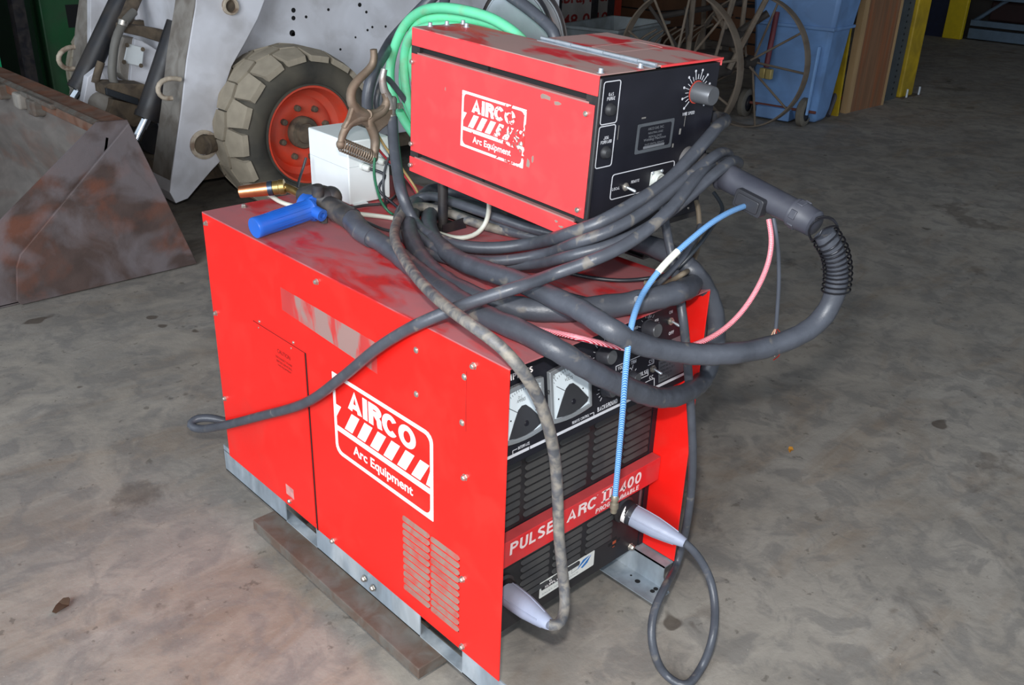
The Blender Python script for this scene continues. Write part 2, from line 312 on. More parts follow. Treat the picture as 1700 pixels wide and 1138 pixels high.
# ------------------------------------------------------------------ the room
def floor_mat():
    m = bpy.data.materials.new('concrete_floor'); m.use_nodes = True; n = m.node_tree.nodes; L = m.node_tree.links
    b = n['Principled BSDF']; b.inputs['Roughness'].default_value = .78; b.inputs['Specular IOR Level'].default_value = .35
    tc = n.new('ShaderNodeTexCoord')
    def noise(sc, det=6, dist=0, rot=0, st=(1, 1, 1)):
        mp = n.new('ShaderNodeMapping'); mp.inputs['Scale'].default_value = st; mp.inputs['Rotation'].default_value = (0, 0, rot); L.new(tc.outputs['Object'], mp.inputs[0])
        t = n.new('ShaderNodeTexNoise'); t.inputs['Scale'].default_value = sc; t.inputs['Detail'].default_value = det; t.inputs['Distortion'].default_value = dist
        t.inputs['Roughness'].default_value = .62; L.new(mp.outputs[0], t.inputs['Vector']); return t.outputs['Fac']
    def rng(src, a, b2, amt=1):
        r = n.new('ShaderNodeMapRange'); r.inputs['From Min'].default_value = a; r.inputs['From Max'].default_value = b2; r.inputs['To Max'].default_value = amt; L.new(src, r.inputs['Value']); return r.outputs[0]
    def mix(f, A, B):
        x = n.new('ShaderNodeMix'); x.data_type = 'RGBA'; L.new(f, x.inputs[0])
        for i, q in ((6, A), (7, B)):
            if isinstance(q, str): x.inputs[i].default_value = lin(q)
            else: L.new(q, x.inputs[i])
        return x.outputs[2]
    c = mix(rng(noise(2.2, 8, .8), .32, .68), '#8d867d', '#a8a198')
    c = mix(rng(noise(6, 9, .5), .45, .7, .55), c, '#7b7772')
    c = mix(rng(noise(1.1, 5, 1.5, .5, (1, 2.4, 1)), .5, .66, .55), c, '#85725f')
    c = mix(rng(noise(.55, 4, .5), .42, .7, .5), c, '#77736e')
    c = mix(rng(noise(4, 7, 2, .7, (.5, 4, 1)), .56, .72, .16), c, '#c4bcae')
    c = mix(rng(noise(9, 10, .8), .47, .58, .55), c, '#74716e')
    c = mix(rng(noise(3.3, 9, 1.2), .5, .62, .45), c, '#a79e92')
    c = mix(rng(noise(1.6, 8, .6), .61, .66, .5), c, '#51463e')
    c = mix(rng(noise(26, 3), .66, .72, .5), c, '#4d463e')
    c = mix(rng(noise(5.5, 2, 0), .715, .74, .7), c, '#43362c')
    c = mix(rng(noise(90, 2), .7, .78, .7), c, '#b9b3a6')
    L.new(c, b.inputs['Base Color'])
    bu = n.new('ShaderNodeBump'); bu.inputs['Strength'].default_value = .22; bu.inputs['Distance'].default_value = .01
    L.new(noise(35, 9), bu.inputs['Height']); L.new(bu.outputs[0], b.inputs['Normal'])
    return m
FLOOR = floor_mat()
WOODW = mat('dark_plywood_wall', '#4a2f20', .8, var=.3, scale=3, stretch=(1, 1, .15))
CEIL = mat('ceiling_dark', '#4a4742', .9)
WALLG = mat('dim_wall', '#3a3532', .9, var=.25, scale=2)
f = MB(); f.box(-7, 14.2, -7, 9, FZ - .1, FZ); struct('floor', f, FLOOR, smooth=False)
f = MB(); f.box(-2.5, 14.2, -3.5, 9, 4.4, 4.5); struct('ceiling', f, CEIL, smooth=False)
f = MB(); f.box(-2.5, 14.0, 8.0, 8.15, FZ, 4.4); struct('wall_back', f, WOODW, smooth=False)
f = MB(); f.box(13.9, 14.05, -7, 8.0, FZ, 4.4); struct('wall_right', f, WALLG, smooth=False)
# battens on the back wall
for i, x in enumerate((6.4, 7.05, 9.3, 10.6, 12)):
    f = MB(); f.box(x, x + .09, 7.93, 8.0, FZ, 4.3); struct('trim_%d' % (i + 1), f, WOODW, smooth=False)
# ------------------------------------------------------------------ the big red welding machine
W, D, H = .584, 1.131, .72
wm = thing('welding_machine', 'large red welding power source with white side logo and black louvred front', 'welding machine', (.29, .565, -.068))
NS = Fr((0, 0, 0), (0, -1, 0), (0, 0, 1))            # near side, a = -y, b = z
obj('side_panel', MB().box(0, .003, 0, D, 0, H - .003), RED, wm, bevel=.001, smooth=False)
obj('side_panel', MB().box(W - .003, W, 0, D, .003, H - .003), RED, wm, bevel=.001, smooth=False)
q = MB(); q.box(0, W, 0, D, H - .003, H)
obj('top_panel', q, REDTOP, wm, bevel=.001, smooth=False, label='dusty red top panel with wiped streaks')
obj('rear_panel', MB().box(.003, W - .003, D - .003, D, 0, H - .003), RED, wm, smooth=False)
q = MB(); q.box(.006, W - .006, .115, D - .006, .004, H - .006); obj('chassis', q, DARK, wm, smooth=False)
# inward lips of the side panels beside the grille
obj('panel_lip', MB().box(W - .02, W - .003, .098, .102, .003, H - .02), BLACKP, wm, smooth=False); obj('panel_lip', MB().box(.003, .02, .098, .102, .003, H - .02), BLACKP, wm, smooth=False)
# door in the side
DG = mat('door_gap', '#5c1512', .8)
q = MB(); q.ring(NS, [(-.912, .018), (-.676, .018), (-.676, .497), (-.912, .497)], [(-.9105, .0195), (-.678, .0195), (-.678, .4955), (-.9105, .4955)], .0002, .0007); obj('door_gap', q, DG, wm, smooth=False)
q = MB(); q.prism(NS, [(-.9105, .0195), (-.679, .0195), (-.679, .4955), (-.9105, .4955)], 0, .0022); dr = obj('access_door', q, RED, wm, bevel=.0006, smooth=False)
q = MB(); q.box(-.0014, 0, .672, .6765, .0, .497); obj('door_gap', q, mat('deep_gap', '#2a0a08', .8), wm, smooth=False)
q = MB(); text_mb('CAUTION', NS, -.80, .452, .058, .011, .0028, mb=q)
for i, s_ in enumerate(('DISCONNECT POWER', 'BEFORE SERVICING', 'THIS EQUIPMENT')): text_mb(s_, NS, -.81 + .003*i, .436 - i * .0105, .075 - .006*i, .006, .0028, mb=q)
obj('caution_lettering', q, mat('caution_ink', '#6a1512', .6), dr, smooth=False)
q = MB(); q.prism(NS, [(-.815, .038), (-.778, .038), (-.778, .068), (-.815, .068)], .0022, .0028)
obj('small_label', q, mat('faded_label', '#c98a86', .6, var=.2, scale=60), dr, smooth=False)
for (y, z) in ((.88, .505), (.725, .505), (.885, .487), (.735, .487)): screw('rivet', NS, -y, z, .0032, .003, STEEL, wm)
# label residue
q = MB(); q.prism(NS, [(-.765, .575), (-.392, .555), (-.392, .626), (-.765, .632)], .0002, .0006); obj('label_residue', q, LABELP, wm, smooth=False, label='torn dusty remains of a long label')
# screws
for (y, z) in ((1.11, .695), (.606, .694), (1.113, .448), (1.117, .191), (.092, .691), (.113, .442), (.803, .02), (.606, .006), (.116, .193), (.114, .014)):
    screw('hex_screw', NS, -y, z, .0062, .008, STEEL, wm, hexh=True)
for (y, z) in ((.261, .659), (.262, .562), (.118, .658), (.123, .559)): screw('pan_screw', NS, -y, z, .0055, .004, STEEL, wm)
q = MB(); q.fbox(NS, -.1125, -.1115, .545, .672, .0, .0005); obj('panel_seam', q, DG, wm, smooth=False)
TF = Fr((0, 0, H), (1, 0, 0), (0, 1, 0))
for (x, y) in ((.1, 1.1), (.47, .055), (.49, 1.1)): screw('top_screw', TF, x, y, .006, .009, STEEL, wm, hexh=True)

def logo(F, a0, a1, b0, b1, m, parent, local, h=.0004, sharp=False):
    w_, h_ = a1 - a0, b1 - b0; t = w_ * .028
    P = lambda u_, v_: (a0 + u_ * w_, b0 + v_ * h_)
    q = MB(); r = h_ * .11
    big = (r, .002, r, .002) if not sharp else (.0015, .0015, .0015, .0015)
    q.ring(F, rrect(a0, a1, b0, b1, big), rrect(a0+t, a1-t, b0+t, b1-t, (r*.8, r*.8, r*.8, r*.8)), .0001, h)
    # divider bar, and the six slanted stripes
    q.prism(F, [P(.01, .30), P(.99, .30), P(.99, .365), P(.01, .365)], .0001, h + 6e-5)
    obj('logo_frame', q, m, parent, local=local, smooth=False)
    q = MB(); sl = .085; wd = .083
    for k in range(6):
        u_ = .115 + k * .1365
        q.prism(F, [P(u_, .385), P(u_ + wd, .385), P(u_ + wd + sl, .625), P(u_ + sl, .625)], .0001, h)
    q.prism(F, [P(.02, .45), P(.02, .625), P(.085, .625)], .0001, h + 3e-5)
    q.prism(F, [P(.98, .6), P(.98, .385), P(.935, .385)], .0001, h + 3e-5)
    obj('logo_stripes', q, m, parent, local=local, smooth=False)
    q = MB(); c = P(.165, .665); caps_mb('AIRCO', F, c[0], c[1], w_ * .68, h_ * .25, h, t=.24, gap=.06, mb=q)
    obj('logo_lettering', q, m, parent, local=local, smooth=False)
    q = MB(); c = P(.2, .095); text_mb('Arc Equipment', F, c[0], c[1], w_ * .61, h_ * .155, h, bold=.022, mb=q)
    obj('logo_lettering', q, m, parent, local=local, smooth=False)
logo(NS, -.567, -.210, .283, .493, WHITE, wm, False)

# side louvres
def louver_mb(F, a0, a1, b, hh, out, n=5):
    "a pressed scoop: closed above, open lip below, rounded ends"
    q = MB(); prof = [(0, hh), (out * .5, hh * .52), (out, .0), (out * .75, -hh * .06), (0, .0)]
    xs = [0, .012, .04, .075, .925, .96, .988, 1]; sc = [.2, .55, .88, 1, 1, .88, .55, .2]; vs = []; fs = []; m_ = len(prof)
    for u_, s_ in zip(xs, sc):
        for (o_, z_) in prof: vs.append(F(a0 + (a1 - a0) * u_, b + hh * .5 * (1 - s_) + z_ * s_, o_ * s_ + .0003))
    for i in range(len(xs) - 1):
        for k in range(m_ - 1): fs.append((i*m_+k, i*m_+k+1, (i+1)*m_+k+1, (i+1)*m_+k))
    return q.add(vs, fs)
for (a0, a1) in ((-.316, -.222), (-.219, -.125)):
    for k in range(11):
        b = .046 + k * .0187
        obj('louver', louver_mb(NS, a0, a1, b, .0108, .0038), LOUVR, wm)
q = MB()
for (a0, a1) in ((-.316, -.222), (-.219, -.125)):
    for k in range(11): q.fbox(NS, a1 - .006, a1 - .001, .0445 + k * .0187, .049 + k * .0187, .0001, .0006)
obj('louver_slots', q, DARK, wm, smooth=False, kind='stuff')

# front: control panel (tilted), grille, name bar
CPn = Fr((0, .034, .503), (1, 0, 0), (0, .123, .992))
cp = obj('control_panel', MB().fbox(CPn, .004, W - .0035, -.012, .213, -.003, 0), BLACKP, wm, smooth=False)
obj('control_panel_return', MB().add([(.004, .033, .491), (W - .004, .033, .491), (W - .004, .1, .488), (.004, .1, .488)], [(0, 1, 2, 3)]), BLACKP, wm, smooth=False)
q = MB(); q.fbox(CPn, .006, .092, .002, .008, 0, .0008); q.fbox(CPn, .095, W - .006, .002, .008, 0, .0008); obj('white_line', q, WHITEG, cp, smooth=False)
def ptxt(s_, F, a, b, w_, h_, parent, m=WHITEG, bold=.01, local=False, z=.0006): return obj('lettering', caps_mb(s_, F, a, b, w_, h_, z, t=.16 + bold*2, gap=.16), m, parent, smooth=False, local=local)
ptxt('AMPERES', CPn, .034, .156, .078, .0125, cp, WHITE, .03)
ptxt('VOLTS', CPn, .178, .158, .05, .0125, cp, WHITE, .03)
ptxt('BACKGROUND', CPn, .287, .012, .062, .010, cp, WHITEG, .02)
ptxt('REMOTE CONTROL', CPn, .212, .0115, .050, .006, cp, WHITEG, .01)
ptxt('INTERFACE', CPn, .064, .0125, .030, .006, cp, WHITEG, .01)
ptxt('POWER', CPn, .512, .176, .03, .0075, cp, mat('faded_red_ink', '#7a3a3a', .6))
ptxt('ON', CPn, .520, .160, .012, .007, cp); ptxt('OFF', CPn, .519, .112, .018, .0075, cp, WHITEG, .02)
ptxt('PULSE', CPn, .416, .047, .031, .009, cp, WHITEG, .02)
ptxt('CV', CPn, .452, .067, .013, .008, cp); ptxt('CC', CPn, .453, .030, .013, .008, cp)
ptxt('VOLTAGE TRIM', CPn, .352, .083, .058, .008, cp, WHITEG, .01)
ptxt('20', CPn, .326, .103, .009, .009, cp)
ptxt('INDUCTANCE', CPn, .335, .163, .06, .006, cp)
ptxt('1/10', CPn, .472, .155, .012, .006, cp); ptxt('SLOW', CPn, .472, .147, .014, .005, cp); ptxt('1/60', CPn, .448, .176, .012, .005, cp); ptxt('SLOW', CPn, .448, .169, .013, .005, cp)
ptxt('MED', CPn, .404, .157, .012, .006, cp); ptxt('60', CPn, .43, .178, .008, .005, cp)
q = MB()
line(q, CPn, .346, .076, .346, .094, .0016); line(q, CPn, .346, .094, .425, .094, .0016); line(q, CPn, .346, .076, .392, .076, .0016); line(q, CPn, .392, .076, .398, .068, .0016); line(q, CPn, .398, .068, .398, .042, .0016)
line(q, CPn, .398, .042, .449, .042, .0016); line(q, CPn, .449, .042, .449, .056, .0016); line(q, CPn, .449, .064, .468, .064, .0016); line(q, CPn, .468, .064, .468, .1, .0016)
line(q, CPn, .425, .094, .468, .1, .0016); line(q, CPn, .412, .028, .47, .028, .0016); line(q, CPn, .47, .028, .47, .002, .0016)
line(q, CPn, .05, .008, .05, .0155, .0012); line(q, CPn, .05, .0155, .062, .0155, .0012); line(q, CPn, .264, .0155, .276, .0155, .0012); line(q, CPn, .276, .008, .276, .0155, .0012)
obj('panel_lines', q, WHITEG, cp, smooth=False)
# dials and knobs
def dial(F, a, b, r, a0, a1, n, parent, local=False, m=WHITEG, ln=.005):
    q = MB()
    for k in range(n):
        t = radians(a0 + (a1 - a0) * k / (n - 1)); l_ = ln if k % 2 else ln * 1.6
        line(q, F, a + r*cos(t), b + r*sin(t), a + (r+l_)*cos(t), b + (r+l_)*sin(t), .0009)
    obj('dial_marks', q, m, parent, local=local, smooth=False)
def knob(F, a, b, r, h, parent, m=KNOBD, cap=None, local=False, skirt=True):
    q = MB(); pr = [(0, r*1.12), (.003, r*1.12), (.0035, r)] if skirt else [(0, r)]
    q.lathe(F(a, b, 0), F.n, pr + [(h - .0015, r*.9), (h, r*.85)], 22); k = obj('knob', q, m, parent, local=local)
    if cap: obj('knob_cap', MB().lathe(F(a, b, h), F.n, [(0, r*.8), (.0008, r*.78)], 20), cap, k, local=local)
    return k
CAPM = mat('knob_cap_metal', '#8e9094', .3, .8)
for (a, b, r, h, n) in ((.306, .132, .018, .026, 12), (.448, .149, .018, .027, 6), (.392, .058, .012, .02, 8), (.313, .054, .014, .022, 14)):
    knob(CPn, a, b, r, h, cp, KNOBD, CAPM); dial(CPn, a, b, r * 1.35, 230 if n > 6 else 160, -50 if n > 6 else 20, n, cp)
def toggle(F, a, b, parent, local=False, tilt=(.3, -.5), L_=.017):
    q = MB(); q.lathe(F(a, b, 0), F.n, [(0, .0085), (.003, .0085), (.003, .0062), (.007, .0055)], 10); t = obj('toggle_switch', q, STEEL, parent, local=local)
    p = F(a, b, .006); d = (F.n + F.u * tilt[0] + F.v * tilt[1]).normalized()
    obj('toggle_lever', MB().lathe(p, d, [(0, .0022), (L_*.75, .0034), (L_, .0034), (L_ + .002, .0015)], 10), HINGE, t, local=local)
toggle(CPn, .525, .143, cp); toggle(CPn, .464, .052, cp)
q = MB(); q.fbox(CPn, .485, .573, .012, .062, 0, .0006); pl = obj('rating_plate', q, GREYF, cp, smooth=False, label='dull grey foil rating plate')
q = MB()
for i in range(5): text_mb(('PRIMARY VOLTS 230 460', 'AMPS 60 30  HZ 60', 'RATED 400 A  36 V', 'DUTY CYCLE 100', 'PHASE 3')[i], CPn, .49, .052 - i * .009, .07 - .01 * i, .005, .0008, mb=q)
obj('lettering', q, INK, pl, smooth=False)
q = MB(); q.fbox(CPn, .53, .573, .08, .1, 0, .0006); obj('small_plate', q, GREYF, cp, smooth=False)

# meters
def meter(a0, a1, b0, b1, nums, unit):
    def edge(s0, s1, bb, bulge, n=7): return [(s0 + (s1 - s0) * k / (n - 1), bb + bulge * (1 - (2*k/(n-1) - 1) ** 2)) for k in range(n)]
    def shp(i, bt, bb): return edge(a0 + i, a1 - i, b0 + i, -bb) + edge(a1 - i, a0 + i, b1 - i, bt)
    o1 = shp(0, .004, .006); i1 = shp(.008, .003, .005); q = MB()
    q.ring(CPn, o1, i1, .0, .010)
    mt = obj('meter', q, METALC, cp, bevel=.0015, label='panel meter with white dial under a clear rim')
    obj('meter_dial', MB().prism(CPn, i1, .002, .007), METALF, mt, smooth=False)
    wA, hA = a1 - a0, b1 - b0; P = lambda u_, v_: (a0 + u_*wA, b0 + v_*hA)
    pts = [P(.13, .075), P(.28, .38), P(.38, .56), P(.47, .62), P(.56, .61), P(.68, .5), P(.82, .33), P(.925, .2), P(.9, .13), P(.7, .05), P(.5, .03), P(.3, .045)]
    mk = obj('meter_mask', MB().prism(CPn, pts, .0071, .0082), mat('meter_mask', '#35363a', .35), mt, smooth=False)
    obj('meter_screw', MB().lathe(CPn(*P(.55, .25), .008), CPn.n, [(0, .006), (.002, .005), (.0021, .003), (.001, .0028)], 14), BLACKP, mt)
    q = MB(); line(q, CPn, *P(.16, .68), *P(.42, .48), .0011, .0078)
    c = P(.5, .28); R = hA * .62
    for k in range(26):
        t = radians(150 - 120 * k / 25); l_ = .004 if k % 5 else .007
        line(q, CPn, c[0] + R*cos(t), c[1] + R*sin(t), c[0] + (R + l_)*cos(t), c[1] + (R + l_)*sin(t), .0006, .0076)
    for k, s_ in enumerate(nums):
        t = radians(150 - 120 * k / (len(nums) - 1)); rr = R + .012
        ww = .0045 * len(s_); text_mb(s_, CPn, c[0] + rr*cos(t) - ww / 2, c[1] + rr*sin(t) - .003, ww, .0085, .0074, mb=q)
    u0 = P(.40, .70); text_mb('D-C', CPn, u0[0], u0[1] + .008, .010, .005, .0074, mb=q); text_mb(unit, CPn, u0[0] - .004, u0[1], .022, .0065, .0074, mb=q)
    for p_ in (P(.2, .42), P(.8, .42)): q.lathe(CPn(*p_, .007), CPn.n, [(0, .0016), (.0008, .0016)], 8)
    obj('meter_scale', q, INK, mt, smooth=False)
meter(.022, .131, .037, .142, ('0', '100', '200', '300', '400', '500'), 'AMPERES')
meter(.147, .262, .037, .145, ('0', '10', '20', '30', '40', '50'), 'VOLTS')
# grille
GP = Fr((0, .1, 0), (1, 0, 0), (0, 0, 1))
gp = obj('grille_panel', MB().fbox(GP, .004, W - .004, .003, .495, -.003, 0), BLACKG, wm, smooth=False)
cols = ((.045, .14), (.15, .240), (.25, .345), (.36, .455), (.467, .56))
q = MB()
for ci, (a0, a1) in enumerate(cols):
    rows = [.285 + k * .0192 for k in range(11)]
    if 0 < ci < 4: rows += [.062 + k * .0192 for k in range(8)] if ci < 3 else [.08 + k * .0192 for k in range(5)]
    for b in rows:
        obj('louver', louver_mb(GP, a0, a1, b, .0108, .0040), LOUVB, wm)
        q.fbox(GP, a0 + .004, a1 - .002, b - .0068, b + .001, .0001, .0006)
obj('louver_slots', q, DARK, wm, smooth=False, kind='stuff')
screw('brass_screw', GP, .2, .472, .012, .004, mat('old_brass', '#8f8468', .6, .3), wm); screw('brass_screw', GP, .04, .477, .012, .004, bpy.data.materials['old_brass'], wm)
# name bar: face at y=.072
q = MB(); q.box(.004, W - .004, .072, .0985, .206, .27); nb = obj('name_bar', q, REDBAR, wm, bevel=.0015, smooth=False)
q = MB(); q.box(.006, W - .006, .0725, .098, .2702, .2708); obj('bar_dust', q, REDBART, nb, smooth=False, label='dust lying on the top of the red bar')
NB = Fr((0, .072, 0), (1, 0, 0), (0, 0, 1))
for (s_, a, b, w_, h_, bo) in (('PULSE', .088, .233, .128, .03, .02), ('ARC', .257, .233, .094, .03, .02), ('400', .432, .231, .076, .03, .02), ('PROGRAMMABLE', .353, .2125, .15, .0125, .02), ('TM', .353, .262, .004, .0015, 0)):
    obj('lettering', caps_mb(s_, NB, a, b, w_, h_, .0006, t=.19, gap=.13, shear=.06), PINKW, nb, smooth=False)
q = MB()                                             # the serif II
for x in (.377, .397): q.fbox(NB, x, x + .007, .233, .263, 0, .0006)
q.fbox(NB, .371, .410, .260, .2635, 0, .0006); q.fbox(NB, .371, .410, .2325, .236, 0, .0006); obj('lettering', q, PINKW, nb, smooth=False)
# stickers, socket, bolt
q = MB(); q.prism(GP, rrect(.214, .396, .030, .074, .003), 0, .0008); st = obj('supplier_sticker', q, mat('sticker_white', '#dfe0da', .5, var=.06, scale=30), wm, smooth=False)
q = MB(); q.prism(GP, rrect(.219, .30, .050, .070, .004), .0008, .0012); obj('sticker_block', q, INK, st, smooth=False)
q = MB(); text_mb('U.S. WELDING', GP, .222, .061, .072, .0075, .0014, bold=.02, mb=q); text_mb('SUPPLY', GP, .23, .0525, .045, .007, .0014, bold=.02, mb=q); obj('lettering', q, WHITE, st, smooth=False)
q = MB(); text_mb('SALES AND SERVICE', GP, .222, .036, .12, .005, .001, mb=q); q.ring(GP, [(.318, .045), (.343, .048), (.343, .068), (.318, .065)], [(.3195, .0465), (.3415, .0495), (.3415, .0665), (.3195, .0635)], .0008, .001); obj('sticker_print', q, mat('pale_print', '#9a9c9c', .6), st, smooth=False)
q = MB(); q.prism(GP, [(.338, .048), (.378, .068), (.356, .066)], .0009, .0015); q.prism(GP, [(.350, .046), (.384, .067), (.372, .050), (.356, .043)], .0009, .0014); obj('sticker_emblem', q, mat('sticker_blue', '#2a78c0', .4), st, smooth=False)
q = MB(); q.fbox(GP, .461, .475, .066, .074, .0001, .0006); q.fbox(GP, .461, .475, .046, .054, .0001, .0006); q.fbox(GP, .447, .459, .056, .064, .0001, .0006); q.fbox(GP, .477, .489, .056, .064, .0001, .0006); obj('fuse_marks', q, DARK, wm, smooth=False)
q = MB(); q.fbox(GP, .462, .474, .056, .064, .0001, .0005); q.fbox(GP, .462, .47, .047, .049, .0001, .0008); obj('copper_mark', q, mat('orange_mark', '#b0502c', .5), wm, smooth=False)
screw('hex_bolt', GP, .534, .014, .008, .012, STEEL, wm, hexh=True); screw('hex_bolt', GP, .3, .018, .008, .012, STEEL, wm, hexh=True)
q = MB(); q.fbox(GP, .548, .556, .115, .19, 0, .0008); obj('scuff_plate', q, GREYF, wm, smooth=False)
for (a, b) in ((.487, .15), (.095, .128)):
    obj('output_socket', MB().lathe(GP(a, b, 0), GP.n, [(0, .034), (.006, .034), (.010, .028), (.03, .027)], 24), BLKM, wm)
# base rails
q = MB()
def rail(q, x, sgn):
    for (y0, y1) in ((.84, 1.172), (.266, .69), (-.03, .119)): q.box(x, x + sgn * .003, y0, y1, -.068, -.0005 if y0 < .8 else 0)
    q.box(x, x + sgn * .028, -.03, 1.172, -.068, -.065)
    q.box(x + sgn * .045, x + sgn * .048, .05, 1.0, -.066, -.002)
rail(q, .004, 1); q.box(.004, .03, 1.131, 1.172, -.002, .0)
obj('base_rail', q, GALV, wm, smooth=False, label='galvanised base rail with fork slots')
q = MB(); q.box(.004, .007, 1.133, 1.172, 0, .016); obj('rail_ear', q, GALV, wm, smooth=False)
q = MB(); q.box(W - .034, W + .001, .004, 1.13, -.0045, -.0015); q.box(W - .034, W - .031, .004, 1.15, -.065, -.0015); q.box(W - .094, W - .031, -.018, 1.15, -.068, -.065)
q.prism(Fr((W - .034, 0, 0), (0, 1, 0), (0, 0, 1)), [(-.018, -.066), (.006, -.066), (.006, -.03)], -.001, .002)
obj('base_rail', q, GALV, wm, smooth=False, label='galvanised Z-shaped base rail projecting at the front right')
q = MB(); GB = Fr((0, 0, -.065), (1, 0, 0), (0, 1, 0))
for (a, b, r) in ((.525, .06, .007), (.524, .012, .006), (.537, .012, .006), (.53, .085, .0028)): q.lathe(GB(a, b, 0), (0, 0, 1), [(0, r), (.0006, r)], 14)
obj('bolt_hole', q, DARK, wm, smooth=False)
for (y, z) in ((.475, -.03), (.44, -.036)): screw('hex_bolt', NS, -y, z, .0075, .008, STEEL, wm, hexh=True)
for y in (.30, 1.0): obj('cross_member', MB().box(.052, W - .036, y, y + .04, -.05, -.004), GALV, wm, smooth=False)

# ------------------------------------------------------------------ steel dolly under the rails
dl = thing('steel_dolly', 'low rusty steel channel dolly on casters under the red welding machine', 'dolly', (.29, .54, FZ))
q = MB(); q.box(-.06, .02, .19, .905, -.0685, -.098); obj('beam', q, DIRTST, dl, bevel=.002, smooth=False)
q = MB(); q.box(.54, .64, .19, .905, -.0685, -.098); obj('beam', q, DIRTST, dl, bevel=.002, smooth=False)
q = MB(); q.box(.02, .54, .30, .34, -.071, -.096); obj('cross_bar', q, DIRTST, dl, smooth=False)
q = MB(); q.box(.02, .54, .76, .80, -.071, -.096); obj('cross_bar', q, DIRTST, dl, smooth=False)
for (x, y) in ((-.01, .275), (.6, .275), (-.01, .82), (.6, .82)):
    q = MB(); q.lathe((x - .012, y, -.1185), (1, 0, 0), [(0, .018), (.003, .0215), (.021, .0215), (.024, .018)], 20); c_ = obj('caster_wheel', q, mat('caster_brown', '#4a3a30', .6) if 'caster_brown' not in bpy.data.materials else bpy.data.materials['caster_brown'], dl)
    obj('caster_fork', MB().box(x - .017, x - .014, y - .012, y + .012, -.12, -.098).box(x + .014, x + .017, y - .012, y + .012, -.12, -.098), STEEL, c_, smooth=False)

# ------------------------------------------------------------------ wire feeder on its stand
x0, y0, z0, yaw, pit = .3217, .1377, .84, -.0122, .0432
FR_ = Matrix.Rotation(yaw, 3, 'Z') @ Matrix.Rotation(pit, 3, 'X')
FO = Vector((x0, y0, z0))
def fw(p): return FO + FR_ @ Vector(p)
wf = thing('wire_feeder', 'smaller red and black wire feeder with hinged lid on top of the welding machine', 'wire feeder', FO, FR_)
fW, fD, fH = .369, .5634, .328
def fo(name, mb, m, **k): return obj(name, mb, m, k.pop('parent', wf), local=True, **k)
FS = Fr((0, 0, 0), (0, -1, 0), (0, 0, 1)); FF = Fr((0, 0, 0), (1, 0, 0), (0, 0, 1)); FT = Fr((0, 0, fH), (1, 0, 0), (0, 1, 0))
fo('side_flange', MB().box(0, .002, 0, fD, .290, fH - .002).box(0, .012, .0, fD, .289, .290), REDF, bevel=.0008, smooth=False)
fo('top_strip', MB().box(0, .158, -.002, fD, fH - .002, fH), REDTOPF, bevel=.0008, smooth=False, label='dusty fixed part of the red top')
fo('door_panel', MB().box(-.001, .001, .004, fD - .001, .051, .272), REDF, bevel=.0008, smooth=False, label='red side cover with scuffed white logo')
fo('door_lip', MB().box(.0005, .011, .02, fD - .02, .272, .2755), LIP, smooth=False)
fo('lower_flange', MB().box(0, .002, .017, fD + .004, 0, .036), REDF, bevel=.0008, smooth=False)
fo('lower_lip', MB().box(.0005, .012, .03, fD - .015, .036, .039), LIP, smooth=False)
fo('frame_corner', MB().box(.001, .02, .0, .028, .04, .29), BLKM, smooth=False); fo('frame_corner', MB().box(.001, .02, fD - .028, fD + .002, .03, .30), BLKM, smooth=False)
fo('inner_case', MB().box(.011, fW - .003, .002, .318, .002, fH - .006).box(.011, .03, .31, fD - .004, .002, fH - .004).box(.03, .2, .318, fD - .01, .0, .004), DARK, smooth=False)
fp_ = fo('front_panel', MB().box(.004, fW, -.001, .002, .0, fH - .006), BLACKP, bevel=.001, smooth=False)
fo('front_edge', MB().box(.0015, .009, -.004, .004, .0, fH - .006), mat('grey_black_edge', '#2c2b2d', .45), bevel=.0025)
ld = fo('lid', MB().box(.17, fW + .002, -.004, .32, fH + .001, fH + .004).box(fW, fW + .002, -.004, .32, fH - .012, fH + .001), REDTOPF, bevel=.0008, smooth=False, label='hinged red dusty lid')
fo('lid_edge', MB().box(.17, fW + .0025, -.0055, -.0038, fH + .0, fH + .0045), REDF, parent=ld, smooth=False)
q = MB(); outline(q, Fr((0, 0, fH + .004), (1, 0, 0), (0, 1, 0)), .19, .34, .13, .20, .002, .0015, 0, .0003); fo('label_outline', q, mat('faded_dust_outline', '#c9a49e', .8), parent=ld, smooth=False)
fo('side_case', MB().box(fW - .003, fW, .002, .318, .0, fH - .008), BLKM, smooth=False)
q = MB()
for k in range(7): q.lathe((.160, .0 + .0455 * k, fH + .0052), (0, 1, 0), [(0, .0042 if k % 2 else .0036), (.0445, .0042 if k % 2 else .0036)], 10)
q.box(.147, .17, .0, .318, fH + .0002, fH + .0014); fo('hinge', q, HINGE)
for (a, b) in ((.041, .551), (.092, .555), (.137, .552), (.115, .514), (.018, .014), (.13, .014)):
    q = MB(); q.lathe(FT(a, b, 0), (0, 0, 1), [(0, .0075), (.001, .0075), (.001, .0048), (.0085, .0045), (.0088, .002)], 12); fo('cap_screw', q, HINGE)
for (y, z) in ((.557, .254), (.556, .068), (.558, .017), (.02, .254), (.018, .066)):
    q = MB(); q.lathe(FS(-y, z, .001), FS.n, [(0, .0055), (.006, .0055), (.007, .0045), (.0071, .0025), (.004, .002)], 14); fo('socket_screw', q, STEEL)
logo(FS, -.382, -.182, .106, .226, SCUFF, wf, True, h=.0016, sharp=True)
CHIP = mat('bare_grey_chip', '#8f7d74', .7)
q = MB()
